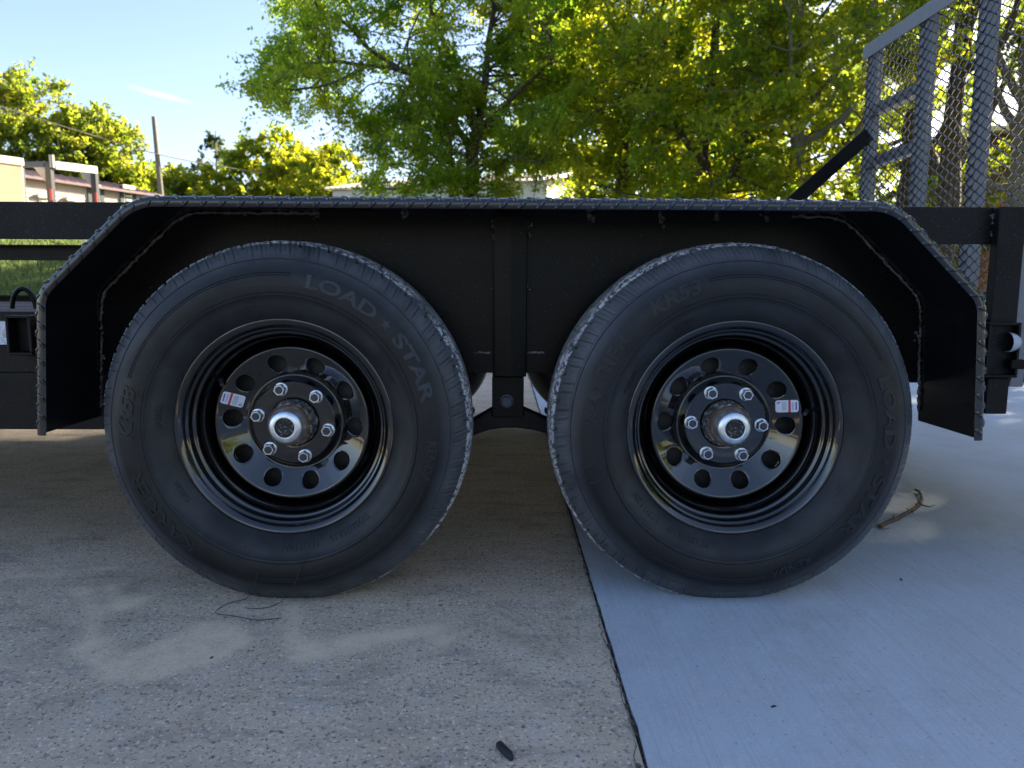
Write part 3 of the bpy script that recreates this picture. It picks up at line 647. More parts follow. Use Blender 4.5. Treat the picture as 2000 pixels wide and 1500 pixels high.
for px, py in ((190, 562), (185, 660), (200, 690), (338, 422), (480, 416), (612, 421), (790, 420), (1155, 424), (1293, 424), (1398, 424), (1495, 424), (1802, 582), (1795, 660), (1640, 424)): blob(px, py)
# --- frame side plate behind the wheels, main rail, under beam
def zx(px, py, Y=YB): p = at(px, py, Y=Y); return p[0], p[2]
sp_ = np.linspace(0, FLEN, 120); ip = path(sp_)+pnorm(sp_)*-.002; ip = ip[ip[:, 1] > .424]
mb = MB(); mb.prism([(ip[0, 0], .424)]+[tuple(q) for q in ip]+[(ip[-1, 0], .424)], YB, YB+.006); side = part(mb.build('frame_side_plate', 'paint', bevel=.0015))
for a_, c_ in (((925, 689), (958, 689)), ((1030, 689), (1062, 689))):
    p, q = at(*a_, Y=YB-.002), at(*c_, Y=YB-.002); pts = np.linspace(p, q, 12)+rng.normal(0, .0006, (12, 3)); MB().tube(pts, .0026, 6).build('weld_seam', 'weld', side, smooth=60)
FX0, FX1 = -3.4, 1.66
mb = MB(); mb.span((FX0, YB+.0065, .421), (-.80, YB+.012, .551)); mb.span((FX0, YB+.012, .421), (-.80, YB+.06, .428)); mb.span((FX0, YB+.012, .540), (-.80, YB+.06, .5505)); part(mb.build('front_frame_rail', 'dusty', bevel=.002))
mb = MB(); mb.span((.80, YB+.0065, .405), (FX1, YB+.012, .551)); mb.span((.80, YB+.012, .405), (FX1, YB+.06, .412)); mb.span((.80, YB+.012, .540), (FX1, YB+.06, .5505)); part(mb.build('rear_frame_rail', 'dusty', bevel=.002))
mb = MB(); mb.span((FX0, YB+.008, .297), (-.45, YB+.016, .4205)); mb.span((FX0, YB+.016, .297), (-.45, YB+.07, .304)); part(mb.build('tongue_beam', 'dusty', bevel=.002))
mb = MB(); mb.span((FX0, 2.0, .42), (FX1, 2.008, .578)); mb.span((FX0, 1.95, .571), (FX1, 2.0, .578)); part(mb.build('far_frame_rail', 'dusty'))
for k, x in enumerate(np.linspace(-3.2, 1.5, 9)):
    part(MB().span((x-.025, YB+.075, .44), (x+.025, 1.999, .5115)).build('cross_member', 'dusty'))
# deck boards run front to back
for k in range(12):
    y0 = YB+.062+k*.1450; mb = MB(); mb.span((FX0+.02, y0, .512), (FX1-.03, y0+.140, .5495+random.uniform(-.002, .001))); part(mb.build('deck_board', 'wood', bevel=.003))
# side rails (angle iron: upright leg and top leg)
def angle_rail(nm, x0, x1, Y, z0, z1, sgn, m='paint'):
    mb = MB(); mb.span((x0, Y, z0), (x1, Y+.006*sgn, z1)); mb.span((x0, Y+.006*sgn, z1-.006), (x1, Y+.055*sgn, z1)); return part(mb.build(nm, m, bevel=.0018))
angle_rail('side_rail', FX0, FX1, YB+.014, .702, .779, 1, 'dusty'); angle_rail('side_rail', FX0, FX1, 2.0, .735, .803, -1, 'dusty')
# stake posts carrying the rails
def post(x0, x1, y0, y1, z0, z1, m='dusty'): return part(MB().span((x0, y0, z0), (x1, y1, z1)).build('rail_post', m, bevel=.003))
x0, x1 = at(1937, 520, Y=YB)[0], at(1989, 520, Y=YB)[0]
rp = post(x0, x1, YB-.012, YB+.013, .412, .7775)
post(-3.3, -3.25, YB+.0155, YB+.05, .551, .7725); post(-2.0, -1.95, YB+.0205, YB+.05, .551, .7725); post(1.60, 1.645, YB+.0155, YB+.06, .551, .7725)
for x in (-3.3, -1.9, -.6, .5, 1.6): post(x, x+.045, 1.945, 1.9935, .58, .797)
mb = MB(); pts = np.array([at(1941, 418+k*6, Y=YB+.010) for k in range(10)])+rng.normal(0, .0015, (10, 3)); mb.tube(pts, np.abs(rng.normal(.005, .0012, 10)), 6); mb.build('weld_seam', 'weld', rp, smooth=60)
for o in rp.children: o.matrix_parent_inverse = Matrix.Identity(4)
# --- centre post, hanger, equaliser
cx0, cx1 = at(964, 600, Y=YB-.02)[0], at(1029, 600, Y=YB-.02)[0]; cm = at(998, 600, Y=YB-.02)[0]
mb = MB()
zt, zb_ = .752, .418
mb.add([(cx0, YB+.002, zb_), (cx0, YB-.020, zb_), (cm, YB-.026, zb_), (cx1, YB-.020, zb_), (cx1, YB+.002, zb_), (cx0, YB+.002, zt), (cx0, YB-.020, zt), (cm, YB-.026, zt), (cx1, YB-.020, zt), (cx1, YB+.002, zt)],
       [(0, 1, 6, 5), (1, 2, 7, 6), (2, 3, 8, 7), (3, 4, 9, 8), (4, 3, 2, 1, 0), (5, 6, 7, 8, 9)])
cpost = part(mb.build('centre_post', 'paint', bevel=.002))
for px, py, s_ in ((965, 440, 1), (965, 460, .9), (1032, 440, 1), (1032, 455, .9), (963, 565, .7), (1031, 563, .7)): blob(px, py, s_*.8, cpost, YB-.012)
hx0, hx1 = at(961, 770, Y=YB-.012)[0], at(1023, 770, Y=YB-.012)[0]
mb = MB(); mb.span((hx0, YB-.014, .330), (hx1, YB-.006, .4175)); hang = part(mb.build('spring_hanger', 'paint', bevel=.002))
part(MB().span((hx0, YB+.045, .330), (hx1, YB+.052, .43)).build('hanger_plate', 'paint')); c_ = at(990, 784, Y=YB-.016); mb = MB()
mb.revolve([(.0, -.013), (.0062, -.013), (.0064, -.009)], 16); mb.revolve([(.0145, .003), (.0143, -.001), (.012, -.0015)], 24)
mb.add([(.0115*math.sin(R(60*k)), y_, .0115*math.cos(R(60*k))) for y_ in (-.001, -.0095) for k in range(6)], [(k, (k+1) % 6, 6+(k+1) % 6, 6+k) for k in range(6)]+[tuple(range(6, 12))])
b0 = mb.build('hanger_bolt', 'stud', hang, smooth=30); b0.location = c_
# equaliser: arched rocker plate under the hanger
top = [(922, 822), (960, 800), (1023, 799), (1066, 818)]; bot = [(1070, 848), (1040, 840), (1010, 836), (985, 836), (955, 840), (930, 849), (915, 858)]
ring = [zx(*p, Y=YB-.004) for p in [(900, 835)]+top+[(1085, 828), (1090, 852)]+bot+[(898, 862)]]
eq = part(MB().prism(ring, YB-.004, YB+.044).build('equaliser', 'dusty', bevel=.004))
# leaf springs, axles
for xw in (XL, XRW):
    s_ = 1 if xw < 0 else -1; mb = MB()
    xx = np.linspace(-.35, .35, 15)*s_
    for j in range(3):
        q = xx*(1-.2*j); pts = np.stack([xw+q, 0*q+YB+.02, .285-.009*j+.055*(q/.35)**2], 1)
        for a_, b2 in zip(pts[:-1], pts[1:]): mb.bar(a_, b2, .045, .008)
    part(mb.build('leaf_spring', 'dark'))
    part(MB().tube([(xw, .16, ZH), (xw, 2.02, ZH)], .036, 16).build('axle', 'dusty', smooth=50))
# --- front stake pocket, tape, tie ring ; rear stake pocket, marker light
def pocket(pxa, pxb, pya, pyb, depth, m='dusty'):
    xa, za = zx(pxa, pya); xb, zb2 = zx(pxb, pyb); z0, z1 = zb2, za; th = .006; mb = MB(); y0, y1 = YB-depth, YB+.003
    mb.span((xa, y0, z1-th), (xb, y1, z1)); mb.span((xa, y0, z0), (xb, y1, z0+th)); mb.span((xa, y0, z0+th), (xa+th, y1, z1-th)); mb.span((xb-th, y0, z0+th), (xb, y1, z1-th))
    mb.span((xa+th, y1-.004, z0+th), (xb-th, y1, z1-th)); return part(mb.build('stake_pocket', m, bevel=.002))
pocket(27, 82, 615, 692, .03); pocket(1915, 1968, 629, 735, .03)
xa, za = zx(-40, 627, YB+.002); xb, zb2 = zx(25, 673, YB+.002)
tape = MB(); tape.cur = 1; tape.span((xa-.08, YB+.0020, zb2), (xa+.035, YB+.0042, za)); tape.cur = 0; tape.span((xa+.035, YB+.0020, zb2), (xb, YB+.0042, za))
# embossed round mark on the tape and its rows of small cells
mx_, mz_ = zx(13, 651, YB+.001); rr = .0105
tape.cur = 2
tape.add([(mx_, YB+.0008, mz_)]+[(mx_+rr*math.sin(R(k*15)), YB+.0012, mz_+rr*math.cos(R(k*15))) for k in range(24)], [(0, 1+k, 1+(k+1) % 24) for k in range(24)])
tape.cur = 3
for a_, b2 in (((-.006, -.005), (.0005, .006)), ((.0005, .006), (.006, -.005)), ((-.007, -.004), (.007, -.002))): tape.bar((mx_+a_[0], YB+.0004, mz_+a_[1]), (mx_+b2[0], YB+.0004, mz_+b2[1]), .0012, .0006, (0, 1, 0))
for i in range(12):
    for j in range(9):
        x_, z_ = xa+.04+i*.0058+(j % 2)*.0029, zb2+.004+j*.0056
        if x_ < xb-.002 and (x_-mx_)**2+(z_-mz_)**2 > .0125**2: tape.span((x_-.0018, YB+.0012, z_-.0008), (x_+.0018, YB+.0018, z_+.0008))
part(tape.build('reflective_tape', ['reflector_white', 'reflector_red', 'lens', 'sticker_grey']))
c_ = at(45, 575, Y=.5); th = np.linspace(0, math.pi, 16)
part(MB().tube([(c_[0]+.030*math.cos(t), .5, .545+.0+.055*math.sin(t)) for t in th], .006, 10).build('tie_down_ring', 'paint', smooth=60))
ml = at(1966, 668, Y=YB-.012); mb = MB()
mb.revolve(dense([(.0, -.024), (.010, -.022), (.017, -.014), (.0205, -.004), (.021, .004)], 3), 24)
o = mb.build('marker_light', 'lens', smooth=80); o.rotation_euler = (0, 0, R(90)); o.location = (ml[0]+.0005, YB-.018, ml[2]); part(o)
xa, za = zx(1955, 700); xb, zb2 = zx(1984, 718); part(MB().span((xa, YB-.034, zb2), (xb, YB+.005, za)).build('light_bracket', 'paint', bevel=.003))
xa, za = zx(1918, 736); xb, zb2 = zx(1954, 806); part(MB().span((xa, YB-.02, zb2), (xb, YB-.008, za)).build('rear_bracket', 'dusty', bevel=.003))
# rest of the rear: upright beyond the post
x2 = at(1991, 500, Y=YB)[0]; part(MB().span((x2, YB-.006, .398), (x2+.03, YB+.012, .700)).build('rear_corner_post', 'gate', bevel=.002))
# --- ramp gate at the tail
GXX = 1.635; ZT = 1.712; GY0, GY1 = .30, float(at(1686, 250, X=1.635)[1])+.005
mb = MB(); mb.span((GXX-.012, GY0, ZT-.062), (GXX-.006, GY1+.02, ZT)); mb.span((GXX-.006, GY0, ZT-.006), (GXX+.05, GY1+.02, ZT)); 
gate = part(mb.build('ramp_gate', 'gate', bevel=.002))
def gpart(o): o.parent = gate; return o
gpart(MB().span((GXX, GY0, .56), (GXX+.05, GY1, .61)).build('bottom_bar', 'gate', bevel=.002))
for px in (1686, 1783, 1893, None, None, None):
    if px: yv = float(at(px, 250, X=GXX)[1])
    else: yv = yv-.36
    if yv < GY0: break
    gpart(MB().span((GXX, yv-.045, .611), (GXX+.050, yv, ZT-.0065)).build('gate_post', 'gate', bevel=.003))
ya, yb = GY1-.005, float(at(1783, 250, X=GXX)[1])-.01
for pz in ((1745, 194), (1745, 300)):
    z_ = at(*pz, X=GXX)[2]; gpart(MB().span((GXX+.002, yb, z_-.022), (GXX+.046, ya-.05, z_+.022)).build('gate_crossbar', 'gate', bevel=.003))
# expanded metal sheet on the inner face
LW, SW = .062, .037; v = []; f = []; n0 = 0; mb = MB()
rowsz = np.arange(.60, ZT-.03, SW/2); cols = np.arange(GY0, GY1, LW)
bv = []; 
for i, z_ in enumerate(rowsz[:-1]):
    off = 0 if i % 2 == 0 else LW/2
    for y_ in cols+off:
        bv.append((y_, z_, y_+LW/2, z_+SW/2, 1)); bv.append((y_, z_, y_-LW/2, z_+SW/2, -1))
bv = np.array(bv); bv = bv[(bv[:, 2] < GY1) & (bv[:, 2] > GY0-.02)]
p = np.stack([np.full(len(bv), GXX-.004), bv[:, 0], bv[:, 1]], 1); q = np.stack([np.full(len(bv), GXX-.004), bv[:, 2], bv[:, 3]], 1)
p[:, 0] -= .002*bv[:, 4]; q[:, 0] += .002*bv[:, 4]
d = q-p; d /= np.linalg.norm(d, axis=1)[:, None]
u = np.stack([0*d[:, 0]+.75, 0*d[:, 0], .66*np.ones(len(d))], 1); u -= (u*d).sum(1)[:, None]*d; u /= np.linalg.norm(u, axis=1)[:, None]; wv = np.cross(d, u)
HA, HB = .0024, .0012
corn = [(-1, -1), (1, -1), (1, 1), (-1, 1)]
V = np.stack([e+u*HA*a_+wv*HB*b2 for e in (p-d*.0012, q+d*.0012) for a_, b2 in corn], 1).reshape(-1, 3)
base = np.arange(len(bv))[:, None, None]*8
F = (base+np.array([(0, 1, 5, 4), (1, 2, 6, 5), (2, 3, 7, 6), (3, 0, 4, 7)])[None]).reshape(-1, 4)
o = np_quads('expanded_metal_mesh', V, F, 'mesh'); gpart(o)
for o in gate.children: o.matrix_parent_inverse = Matrix.Identity(4)
# gate brace on the far side
p, q = at(1690, 268, Y=1.99), at(1540, 402, Y=1.99); d = (q-p)/np.linalg.norm(q-p)
part(MB().bar(p-d*.02, q+d*.12, .022, .062).build('gate_brace', 'paint', bevel=.003))

# ------------------------------------------------------------------ small things on the concrete
def G(px, py, z=0.): return at(px, py, Z=z)
# twig by the rear tyre
mb = MB()
def twig_line(pts, r0, r1, lift=.004):
    pts = np.array([G(*p, z=.004) for p in pts]); pts[:, 2] = lift+rng.uniform(-.0015, .002, len(pts)); mb.tube(pts, np.linspace(r0, r1, len(pts)), 7)
twig_line([(1718, 1030), (1733, 1021), (1752, 1014), (1770, 1004), (1785, 996), (1797, 986)], .0062, .0050, .006); twig_line([(1797, 988), (1801, 978), (1798, 968), (1794, 962), (1787, 959)], .0046, .0030, .009)
twig_line([(1797, 988), (1806, 990), (1815, 991), (1826, 988)], .0032, .0008, .007); twig_line([(1718, 1031), (1725, 1034), (1738, 1032)], .0014, .0006)
for p in (((1788, 992), (1793, 981)), ((1780, 997), (1783, 1006)), ((1775, 1001), (1770, 996)), ((1745, 1014), (1746, 1007)), ((1794, 962), (1798, 958)), ((1797, 966), (1789, 972), (1786, 966)), ((1790, 990), (1786, 985))): twig_line(p, .0022, .0007, .008)
tag(mb.build('broken_twig', 'twig', smooth=60), 'broken brown twig lying on the newer concrete beside the rear tyre', 'twig')
# loose wire curling from the sidewall onto the ground
w1 = [at(x_, y_, Y=-.036) for x_, y_ in ((505, 1112), (500, 1135), (495, 1150))]+[G(x_, y_, .003) for x_, y_ in ((480, 1170), (450, 1177), (428, 1188), (422, 1198), (450, 1202), (480, 1207), (505, 1211), (550, 1207))]
w2 = [at(x_, y_, Y=-.036) for x_, y_ in ((598, 1078), (590, 1105), (582, 1125), (572, 1145))]+[G(x_, y_, .003) for x_, y_ in ((548, 1176), (520, 1187), (490, 1188), (478, 1187))]
def sm(P): return dense(np.array(P), 5)
w1, w2 = sm(w1), sm(w2)
for q in (w1, w2): q[:, 2] = np.maximum(q[:, 2], .0018)
mb = MB(); mb.tube(w1, .0007, 6); mb.tube(w2, .0007, 6); tag(mb.build('loose_wire', 'black_wire', smooth=80), 'thin black wire curling from the front tyre onto the old concrete', 'wire')
# rubber scrap
c_ = G(985, 1471); mb = MB(); ring = [(968, 1459), (978, 1457), (1001, 1476), (1003, 1486), (996, 1488), (975, 1468)]
q = [G(*p) for p in ring]; v = [(a_[0], a_[1], .0005) for a_ in q]+[(a_[0], a_[1], .006+.003*(i % 2)) for i, a_ in enumerate(q)]
mb.add(v, [tuple(range(6, 12))]+[(i, (i+1) % 6, (i+1) % 6+6, i+6) for i in range(6)]); tag(mb.build('rubber_scrap', 'scrap', bevel=.001), 'scrap of black rubber lying on the old concrete near the slab joint', 'scrap')
def stone(px, py, r_, label, m='pebble', nm='pebble'):
    c_ = G(px, py); mb = MB(); mb.revolve([(0, -1), (.75, -.65), (1, 0), (.75, .65), (0, 1)], 8); mb.v[-1] = mb.v[-1]*rng.uniform(.7, 1.15, mb.v[-1].shape)*r_*np.array([1.2, 1, .7])+c_+np.array([0, 0, r_*.5])
    return tag(mb.build(nm, m, smooth=40), label, 'stone')
stone(694, 1372, .0045, 'pale grey pebble alone on the old concrete')
stone(1000, 1415, .004, 'small grey pebble among dark grit near the slab joint'); stone(1022, 1421, .003, 'tiny grit stone between the grey pebble and the slab joint', 'crackdirt')
def sliver(a_, b2, label, r_=.0012):
    p, q = G(*a_, z=.0015), G(*b2, z=.0018); tag(MB().tube([p, (p+q)/2+np.array([0, 0, .001]), q], [r_, r_*1.3, r_*.7], 6).build('bark_chip', 'black_wire', smooth=60), label, 'chip')
sliver((1506, 1381), (1516, 1379), 'dark bark chip lying alone on the newer concrete'); sliver((1758, 1130), (1762, 1134), 'tiny dark speck of bark on the newer concrete behind the chip'); sliver((410, 1286), (417, 1283), 'short dark sliver lying on the pale stain of the old concrete', .001)

# ------------------------------------------------------------------ trees
def unit(v): return v/(np.linalg.norm(v, axis=-1)[..., None]+1e-9)
def leaf_mesh(name, C, size, m, parent, tint, g, ratio=.55):
    n = len(C); a = unit(g.normal(0, 1, (n, 3))+np.array([0, 0, -.35])); b = unit(np.cross(a, g.normal(0, 1, (n, 3)))); nn = np.cross(a, b)
    L = size*g.uniform(.4, 1.6, n)[:, None]; W = L*ratio
    V = np.stack([C-a*L/2, C+b*W/2+nn*L*.1, C+a*L/2, C-b*W/2+nn*L*.1], 1).reshape(-1, 3)
    return np_quads(name, V, np.arange(4*n).reshape(-1, 4), m, parent, attr=np.repeat(tint, 4))
def tree(name, label, base, limbs, clumps, leaf='leaf', bark='bark', size=.1, per=200, seed=0, group=None, warm=.35, cat='tree', twigs=7):
    g = np.random.default_rng(seed); base = np.array(base, float); root = tag(empty(name, tuple(base)), label, cat, group)
    mb = MB(); lp = []; lr = []
    for pts, r0, r1 in limbs:
        pts = dense(np.array(pts, float), 5); k = len(pts); pts[1:-1] += g.normal(0, r0*.12, (k-2, 3))
        rad = np.linspace(r0, r1, k); mb.tube(pts-base, rad, 9); lp.append(pts[k//4:]); lr.append(rad[k//4:])
    lp = np.concatenate(lp); lr = np.concatenate(lr); C = []; T = []
    for c, r in clumps:
        c = np.array(c, float)
        w_ = np.linalg.norm(lp-c, axis=1)+.8*np.clip(lp[:, 2]-c[2]+.2, 0, None); i = int(np.argmin(w_)); s0 = lp[i]
        mid = (s0+c)/2+g.normal(0, .12, 3)*np.linalg.norm(c-s0)+np.array([0, 0, .06]); cv = dense(np.array([s0, mid, c]), 4)
        mb.tube(cv-base, np.linspace(min(lr[i]*.5, .032), .008, len(cv)), 5, cap=False)
        d = unit(g.normal(0, 1, (twigs, 3))*np.array([1, 1, .75]))*r*g.uniform(.55, 1.25, (twigs, 1)); d[:, 2] -= r*.12
        tw = g.integers(0, twigs, per); t_ = g.uniform(.12, 1.05, (per, 1))**.8
        C.append(c+d[tw]*t_+g.normal(0, .095*r+.015, (per, 3))); T.append(np.clip(g.normal(warm, .16)+g.normal(0, .17, per), 0, 1))
        for q in d[:4]: mb.tube(np.array([c, c+q*.5+g.normal(0, .04*r, 3), c+q])-base, [.010, .007, .003], 4, cap=False)
    mb.build('trunk', bark, root, smooth=80)
    leaf_mesh('crown', np.concatenate(C)-base, size, leaf, root, np.concatenate(T), g)
    return root
def auto_tree(name, label, x, y, H, Rc, z0, seed, n=90, lean=(0, 0), cr=.24, **kw):
    g = np.random.default_rng(seed+100); b = np.array([x, y, float(gz(x, y))-.1]); limbs = []; ht = H*.5
    t0 = b+np.array([lean[0]*.5, lean[1]*.5, ht]); top = b+np.array([lean[0], lean[1], H*.88])
    r0 = .02*H+.03; limbs.append(([b, b+(t0-b)*.5+g.normal(0, .08, 3), t0, top], r0, r0*.2))
    for k in range(6):
        a_ = k*2.4+g.uniform(0, 1); s_ = b+(t0-b)*g.uniform(.45, 1.0); ln = Rc*g.uniform(.6, .85)
        e = s_+np.array([math.cos(a_)*ln, math.sin(a_)*ln, H*g.uniform(.12, .34)]); limbs.append(([s_, (s_+e)/2+np.array([0, 0, -.05*H])+g.normal(0, .1, 3), e], r0*.45, r0*.1))
    cl = []; cz = (z0+H)/2; hz_ = (H-z0)/2
    lob = g.normal(0, 1, (7, 3)); lob = unit(lob)
    while len(cl) < n:
        q = g.uniform(-1, 1, 3); rr = np.linalg.norm(q)
        k = .78+.30*np.max(unit(q)@lob.T)
        if rr > k or (rr < .35 and g.random() < .6): continue
        c = b+np.array([lean[0]*.6+q[0]*Rc, lean[1]*.6+q[1]*Rc, cz+q[2]*hz_]); cl.append((c, Rc*cr*g.uniform(.6, 1.25)))
    return tree(name, label, b, limbs, cl, seed=seed, **kw)
def copy_tree(o, loc, label, rz=0, sc=1., group=None):
    c = o.copy(); COL.objects.link(c); c.location = loc; c.rotation_euler = (0, 0, rz); c.scale = (sc,)*3; c['label'] = label
    if group: c['group'] = group
    for ch in o.children:
        k = ch.copy(); COL.objects.link(k); k.parent = c
    return c
# the big spreading tree behind the trailer, limbs as they run in the photograph
HY = 15.0
def hp(px, py, dy=0.): return at(px, py, Y=HY+dy)
b0 = hp(925, 470); gb = float(gz(b0[0], HY)); b0[2] = gb-.05
limbs = [([b0, hp(922, 350), hp(927, 285), hp(935, 235)], .19, .12), ([hp(935, 240), hp(948, 150), hp(955, 80), hp(975, -60)], .10, .04), ([hp(930, 262), hp(905, 190), hp(880, 120), hp(845, 30, -.4), hp(830, -50, -.6)], .10, .03),
         ([hp(925, 290, .3)+np.array([0, 0, 0]), hp(885, 240, .5), hp(868, 190, .6), hp(860, 110, .9), hp(835, 20, 1)], .09, .03), ([hp(905, 195), hp(850, 170, -.6), hp(790, 140, -1), hp(720, 128, -1.3), hp(640, 120, -1.5), hp(560, 130, -1.6)], .07, .02),
         ([hp(790, 140, -1), hp(720, 95, -1.2), hp(680, 50, -1.4), hp(630, 20, -1.5), hp(590, -20, -1.5)], .05, .015), ([hp(720, 128, -1.3), hp(640, 165, -1.8), hp(560, 175, -2), hp(490, 165, -2.2)], .035, .012),
         ([hp(935, 250), hp(980, 215, -.5), hp(1020, 170, -1), hp(1080, 120, -1.4)], .08, .02), ([hp(925, 345), hp(960, 320, -.6), hp(1010, 310, -1.2), hp(1060, 320, -1.7)], .05, .012), ([hp(922, 300), hp(870, 300, -.9), hp(800, 290, -1.6), hp(740, 285, -2)], .05, .012),
         ([np.array([hp(885, 470, .5)[0], HY+.5, gb-.05]), hp(884, 350, .5), hp(878, 290, .4), hp(890, 235, .3), hp(905, 160, .2)], .12, .04)]
g = np.random.default_rng(5); cl = []
crown = [(470, 160), (500, 105), (545, 90), (545, 20), (560, -70), (1150, -70), (1150, 120), (1120, 230), (1080, 320), (1000, 375), (720, 365), (735, 300), (680, 245), (600, 225), (530, 200), (480, 190)]
holes = [((735, 165), 45), ((775, 95), 28), ((905, 100), 28), ((1010, 90), 25), ((590, 160), 22), ((690, 30), 30), ((880, 300), 25), ((985, 190), 26), ((960, 30), 25)]
while len(cl) < 270:
    q = np.array([[g.uniform(440, 1170), g.uniform(-70, 385)]])
    if not inside(q, crown)[0]: continue
    if any((q[0, 0]-h[0][0])**2+(q[0, 1]-h[0][1])**2 < h[1]**2 for h in holes): continue
    px, py = q[0]
    if 600 < px < 820 and py < 200 and g.random() < .35: continue
    dy = g.normal(0, 1.1)-.6*(abs(px-925)/250); cl.append((hp(px, py, dy), g.uniform(.34, .66)))
tree('spreading_tree', 'big spreading green tree with forked dark trunk in front of the white shed', b0, limbs, cl, size=.075, per=380, seed=11, warm=.22, twigs=12)
WG = 'trees of the wood behind the ramp gate'
def pxy(px, Y): p = at(px, 500, Y=Y); return p[0], Y
def bt(nm, lb, px, Y, H, Rc, z0, seed, **kw): x, y = pxy(px, Y); return auto_tree(nm, lb, x, y, H, Rc, z0, seed, **kw)
t1 = bt('leafy_tree', 'dense green leafy tree next to the big spreading tree', 1215, 15.5, 9.5, 2.7, .5, 21, n=210, size=.10, per=230, group=WG, warm=.48)
t2 = bt('leafy_tree', 'green tree with low drooping boughs between the dense tree and the brace', 1375, 13.5, 9.0, 2.6, .6, 22, n=200, size=.10, per=230, group=WG, warm=.45)
t3 = bt('leafy_tree', 'yellow green tree with pale crooked trunk just behind the gate brace', 1568, 13, 9.0, 2.5, 1.3, 23, n=170, size=.10, per=220, leaf='leaf_warm', bark='bark_grey', group=WG, lean=(-.5, 0))
t4 = bt('leafy_tree', 'tall dark trunked tree seen through the left half of the gate mesh', 1762, 16, 12, 2.4, 4.2, 24, n=90, size=.11, per=190, group=WG)
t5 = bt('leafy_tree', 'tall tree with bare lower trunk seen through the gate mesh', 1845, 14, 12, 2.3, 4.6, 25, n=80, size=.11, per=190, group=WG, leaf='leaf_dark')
t6 = bt('leafy_tree', 'pale trunked tree beside the brown shed behind the gate', 1975, 13, 10, 1.7, 5.0, 26, n=34, size=.10, per=180, leaf='leaf_warm', bark='bark_grey', group=WG)
t7 = bt('leafy_tree', 'bushy yellow leaved young tree in front of the brown shed', 1900, 17, 4.2, 1.6, .8, 27, n=45, size=.10, per=170, leaf='leaf_warm', group=WG)
t8 = bt('leafy_tree', 'deep green tree filling the gap behind the drooping tree', 1300, 22, 12, 3.6, .5, 28, n=95, size=.15, per=210, group=WG, leaf='leaf')
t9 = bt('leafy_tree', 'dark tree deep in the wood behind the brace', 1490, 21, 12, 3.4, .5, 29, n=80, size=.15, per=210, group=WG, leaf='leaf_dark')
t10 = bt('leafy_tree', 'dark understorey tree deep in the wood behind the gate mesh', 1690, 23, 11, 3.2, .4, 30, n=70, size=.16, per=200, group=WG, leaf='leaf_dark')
t11 = bt('leafy_tree', 'tree behind the white shed with its crown above the roof', 1090, 31, 12, 3.4, 1.5, 31, n=100, size=.17, per=190, leaf='leaf_warm')
# the wood goes on to the right of the picture and shades the yard
for k, (x, y, sc) in enumerate(((12, 8.5, 1.35), (12.5, 5.4, 1.05), (12.5, 2.0, 1.0), (13.5, -1.8, .95), (14, -5.5, .9), (15, 11.2, 1.5), (16.5, 6.5, 1.3), (18, 0, 1.), (17, -9, .9))):
    copy_tree((t1, t2, t8)[k % 3] if x > 14 else (t1, t2)[k % 2], (x, y, float(gz(x, y))-.1), 'leafy tree of the wood beyond the tail of the trailer', rz=k*1.3+.5, sc=sc*(.85 if x > 14 and k % 3 == 2 else 1), group='wood beyond the tail of the trailer')
for k, (x, y) in enumerate(((-17, -18), (-12.5, -20), (-7, -19), (-1.5, -21), (4, -19.5), (9.5, -20.5))):  # unseen trees, added to darken the reflections in wheels and black paint
    copy_tree((t1, t2)[k % 2], (x, y, -.1), 'unseen leafy tree added across the yard for the wheel reflections', rz=k*1.9, sc=.5, group='unseen trees added for reflections')
# trees on the left, beyond the house
LG = 'trees beyond the house'
l1 = bt('leafy_tree', 'tall round tree behind the tan cargo trailer', 70, 43, 10.3, 3.9, 1.2, 41, n=200, size=.24, per=170, leaf='leaf_far', group=LG, warm=.4)
l2 = bt('leafy_tree', 'tree behind the plum roof next to the tall round tree', 185, 45, 9.0, 3.6, 1.0, 42, n=180, size=.24, per=170, leaf='leaf_far', group=LG, warm=.4)
l3 = bt('leafy_tree', 'lower tree behind the end of the plum roof beside the pole', 262, 47, 7.2, 2.6, .6, 43, n=110, size=.24, per=150, leaf='leaf', group=LG, warm=.5)
l4 = bt('leafy_tree', 'round bright bush tree right of the utility pole', 395, 44, 5.6, 2.9, .3, 44, n=140, size=.24, per=160, leaf='leaf_warm', group=LG, warm=.55)
l5 = bt('leafy_tree', 'sunlit yellow green tree between the round bush and the white shed', 545, 46, 7.8, 3.3, .4, 45, n=170, size=.25, per=170, leaf='leaf_warm', group=LG, warm=.55)
l6 = bt('leafy_tree', 'sunlit tree at the left end of the white shed', 650, 42, 6.8, 2.6, .4, 46, n=130, size=.22, per=160, leaf='leaf_warm', group=LG, warm=.5)
for k, (px, Y, lb) in enumerate(((330, 70, 'distant tree low on the horizon beside the utility pole'), (470, 75, 'distant tree low on the horizon behind the round bush'), (590, 72, 'distant tree low on the horizon behind the sunlit tree'), (200, 75, 'distant tree far behind the plum roof'), (-40, 60, 'distant tree far behind the tan cargo trailer'))):
    x, y = pxy(px, Y); copy_tree(l5 if k % 2 else l2, (x, y, float(gz(x, y))-.1), lb, rz=k*1.7, sc=1.05, group=LG)
# thin pine
x, y = pxy(430, 62); b = np.array([x, y, float(gz(x, y))]); g = np.random.default_rng(3); cl = []
for k in range(34):
    z_ = g.uniform(5.6, 10.9); rr = 3.0*(11.9-z_)/6; a_ = g.uniform(0, 6.28); cl.append((b+np.array([math.cos(a_)*rr*g.uniform(.3, 1), math.sin(a_)*rr, z_]), .55*g.uniform(.7, 1.2)))
tree('pine_tree', 'thin sparse pine rising above the round bush', b, [([b, b+np.array([0, 0, 6]), b+np.array([.1, 0, 11.2])], .16, .04)], cl, leaf='needle', bark='bark_grey', size=.26, per=80, seed=51, twigs=5)

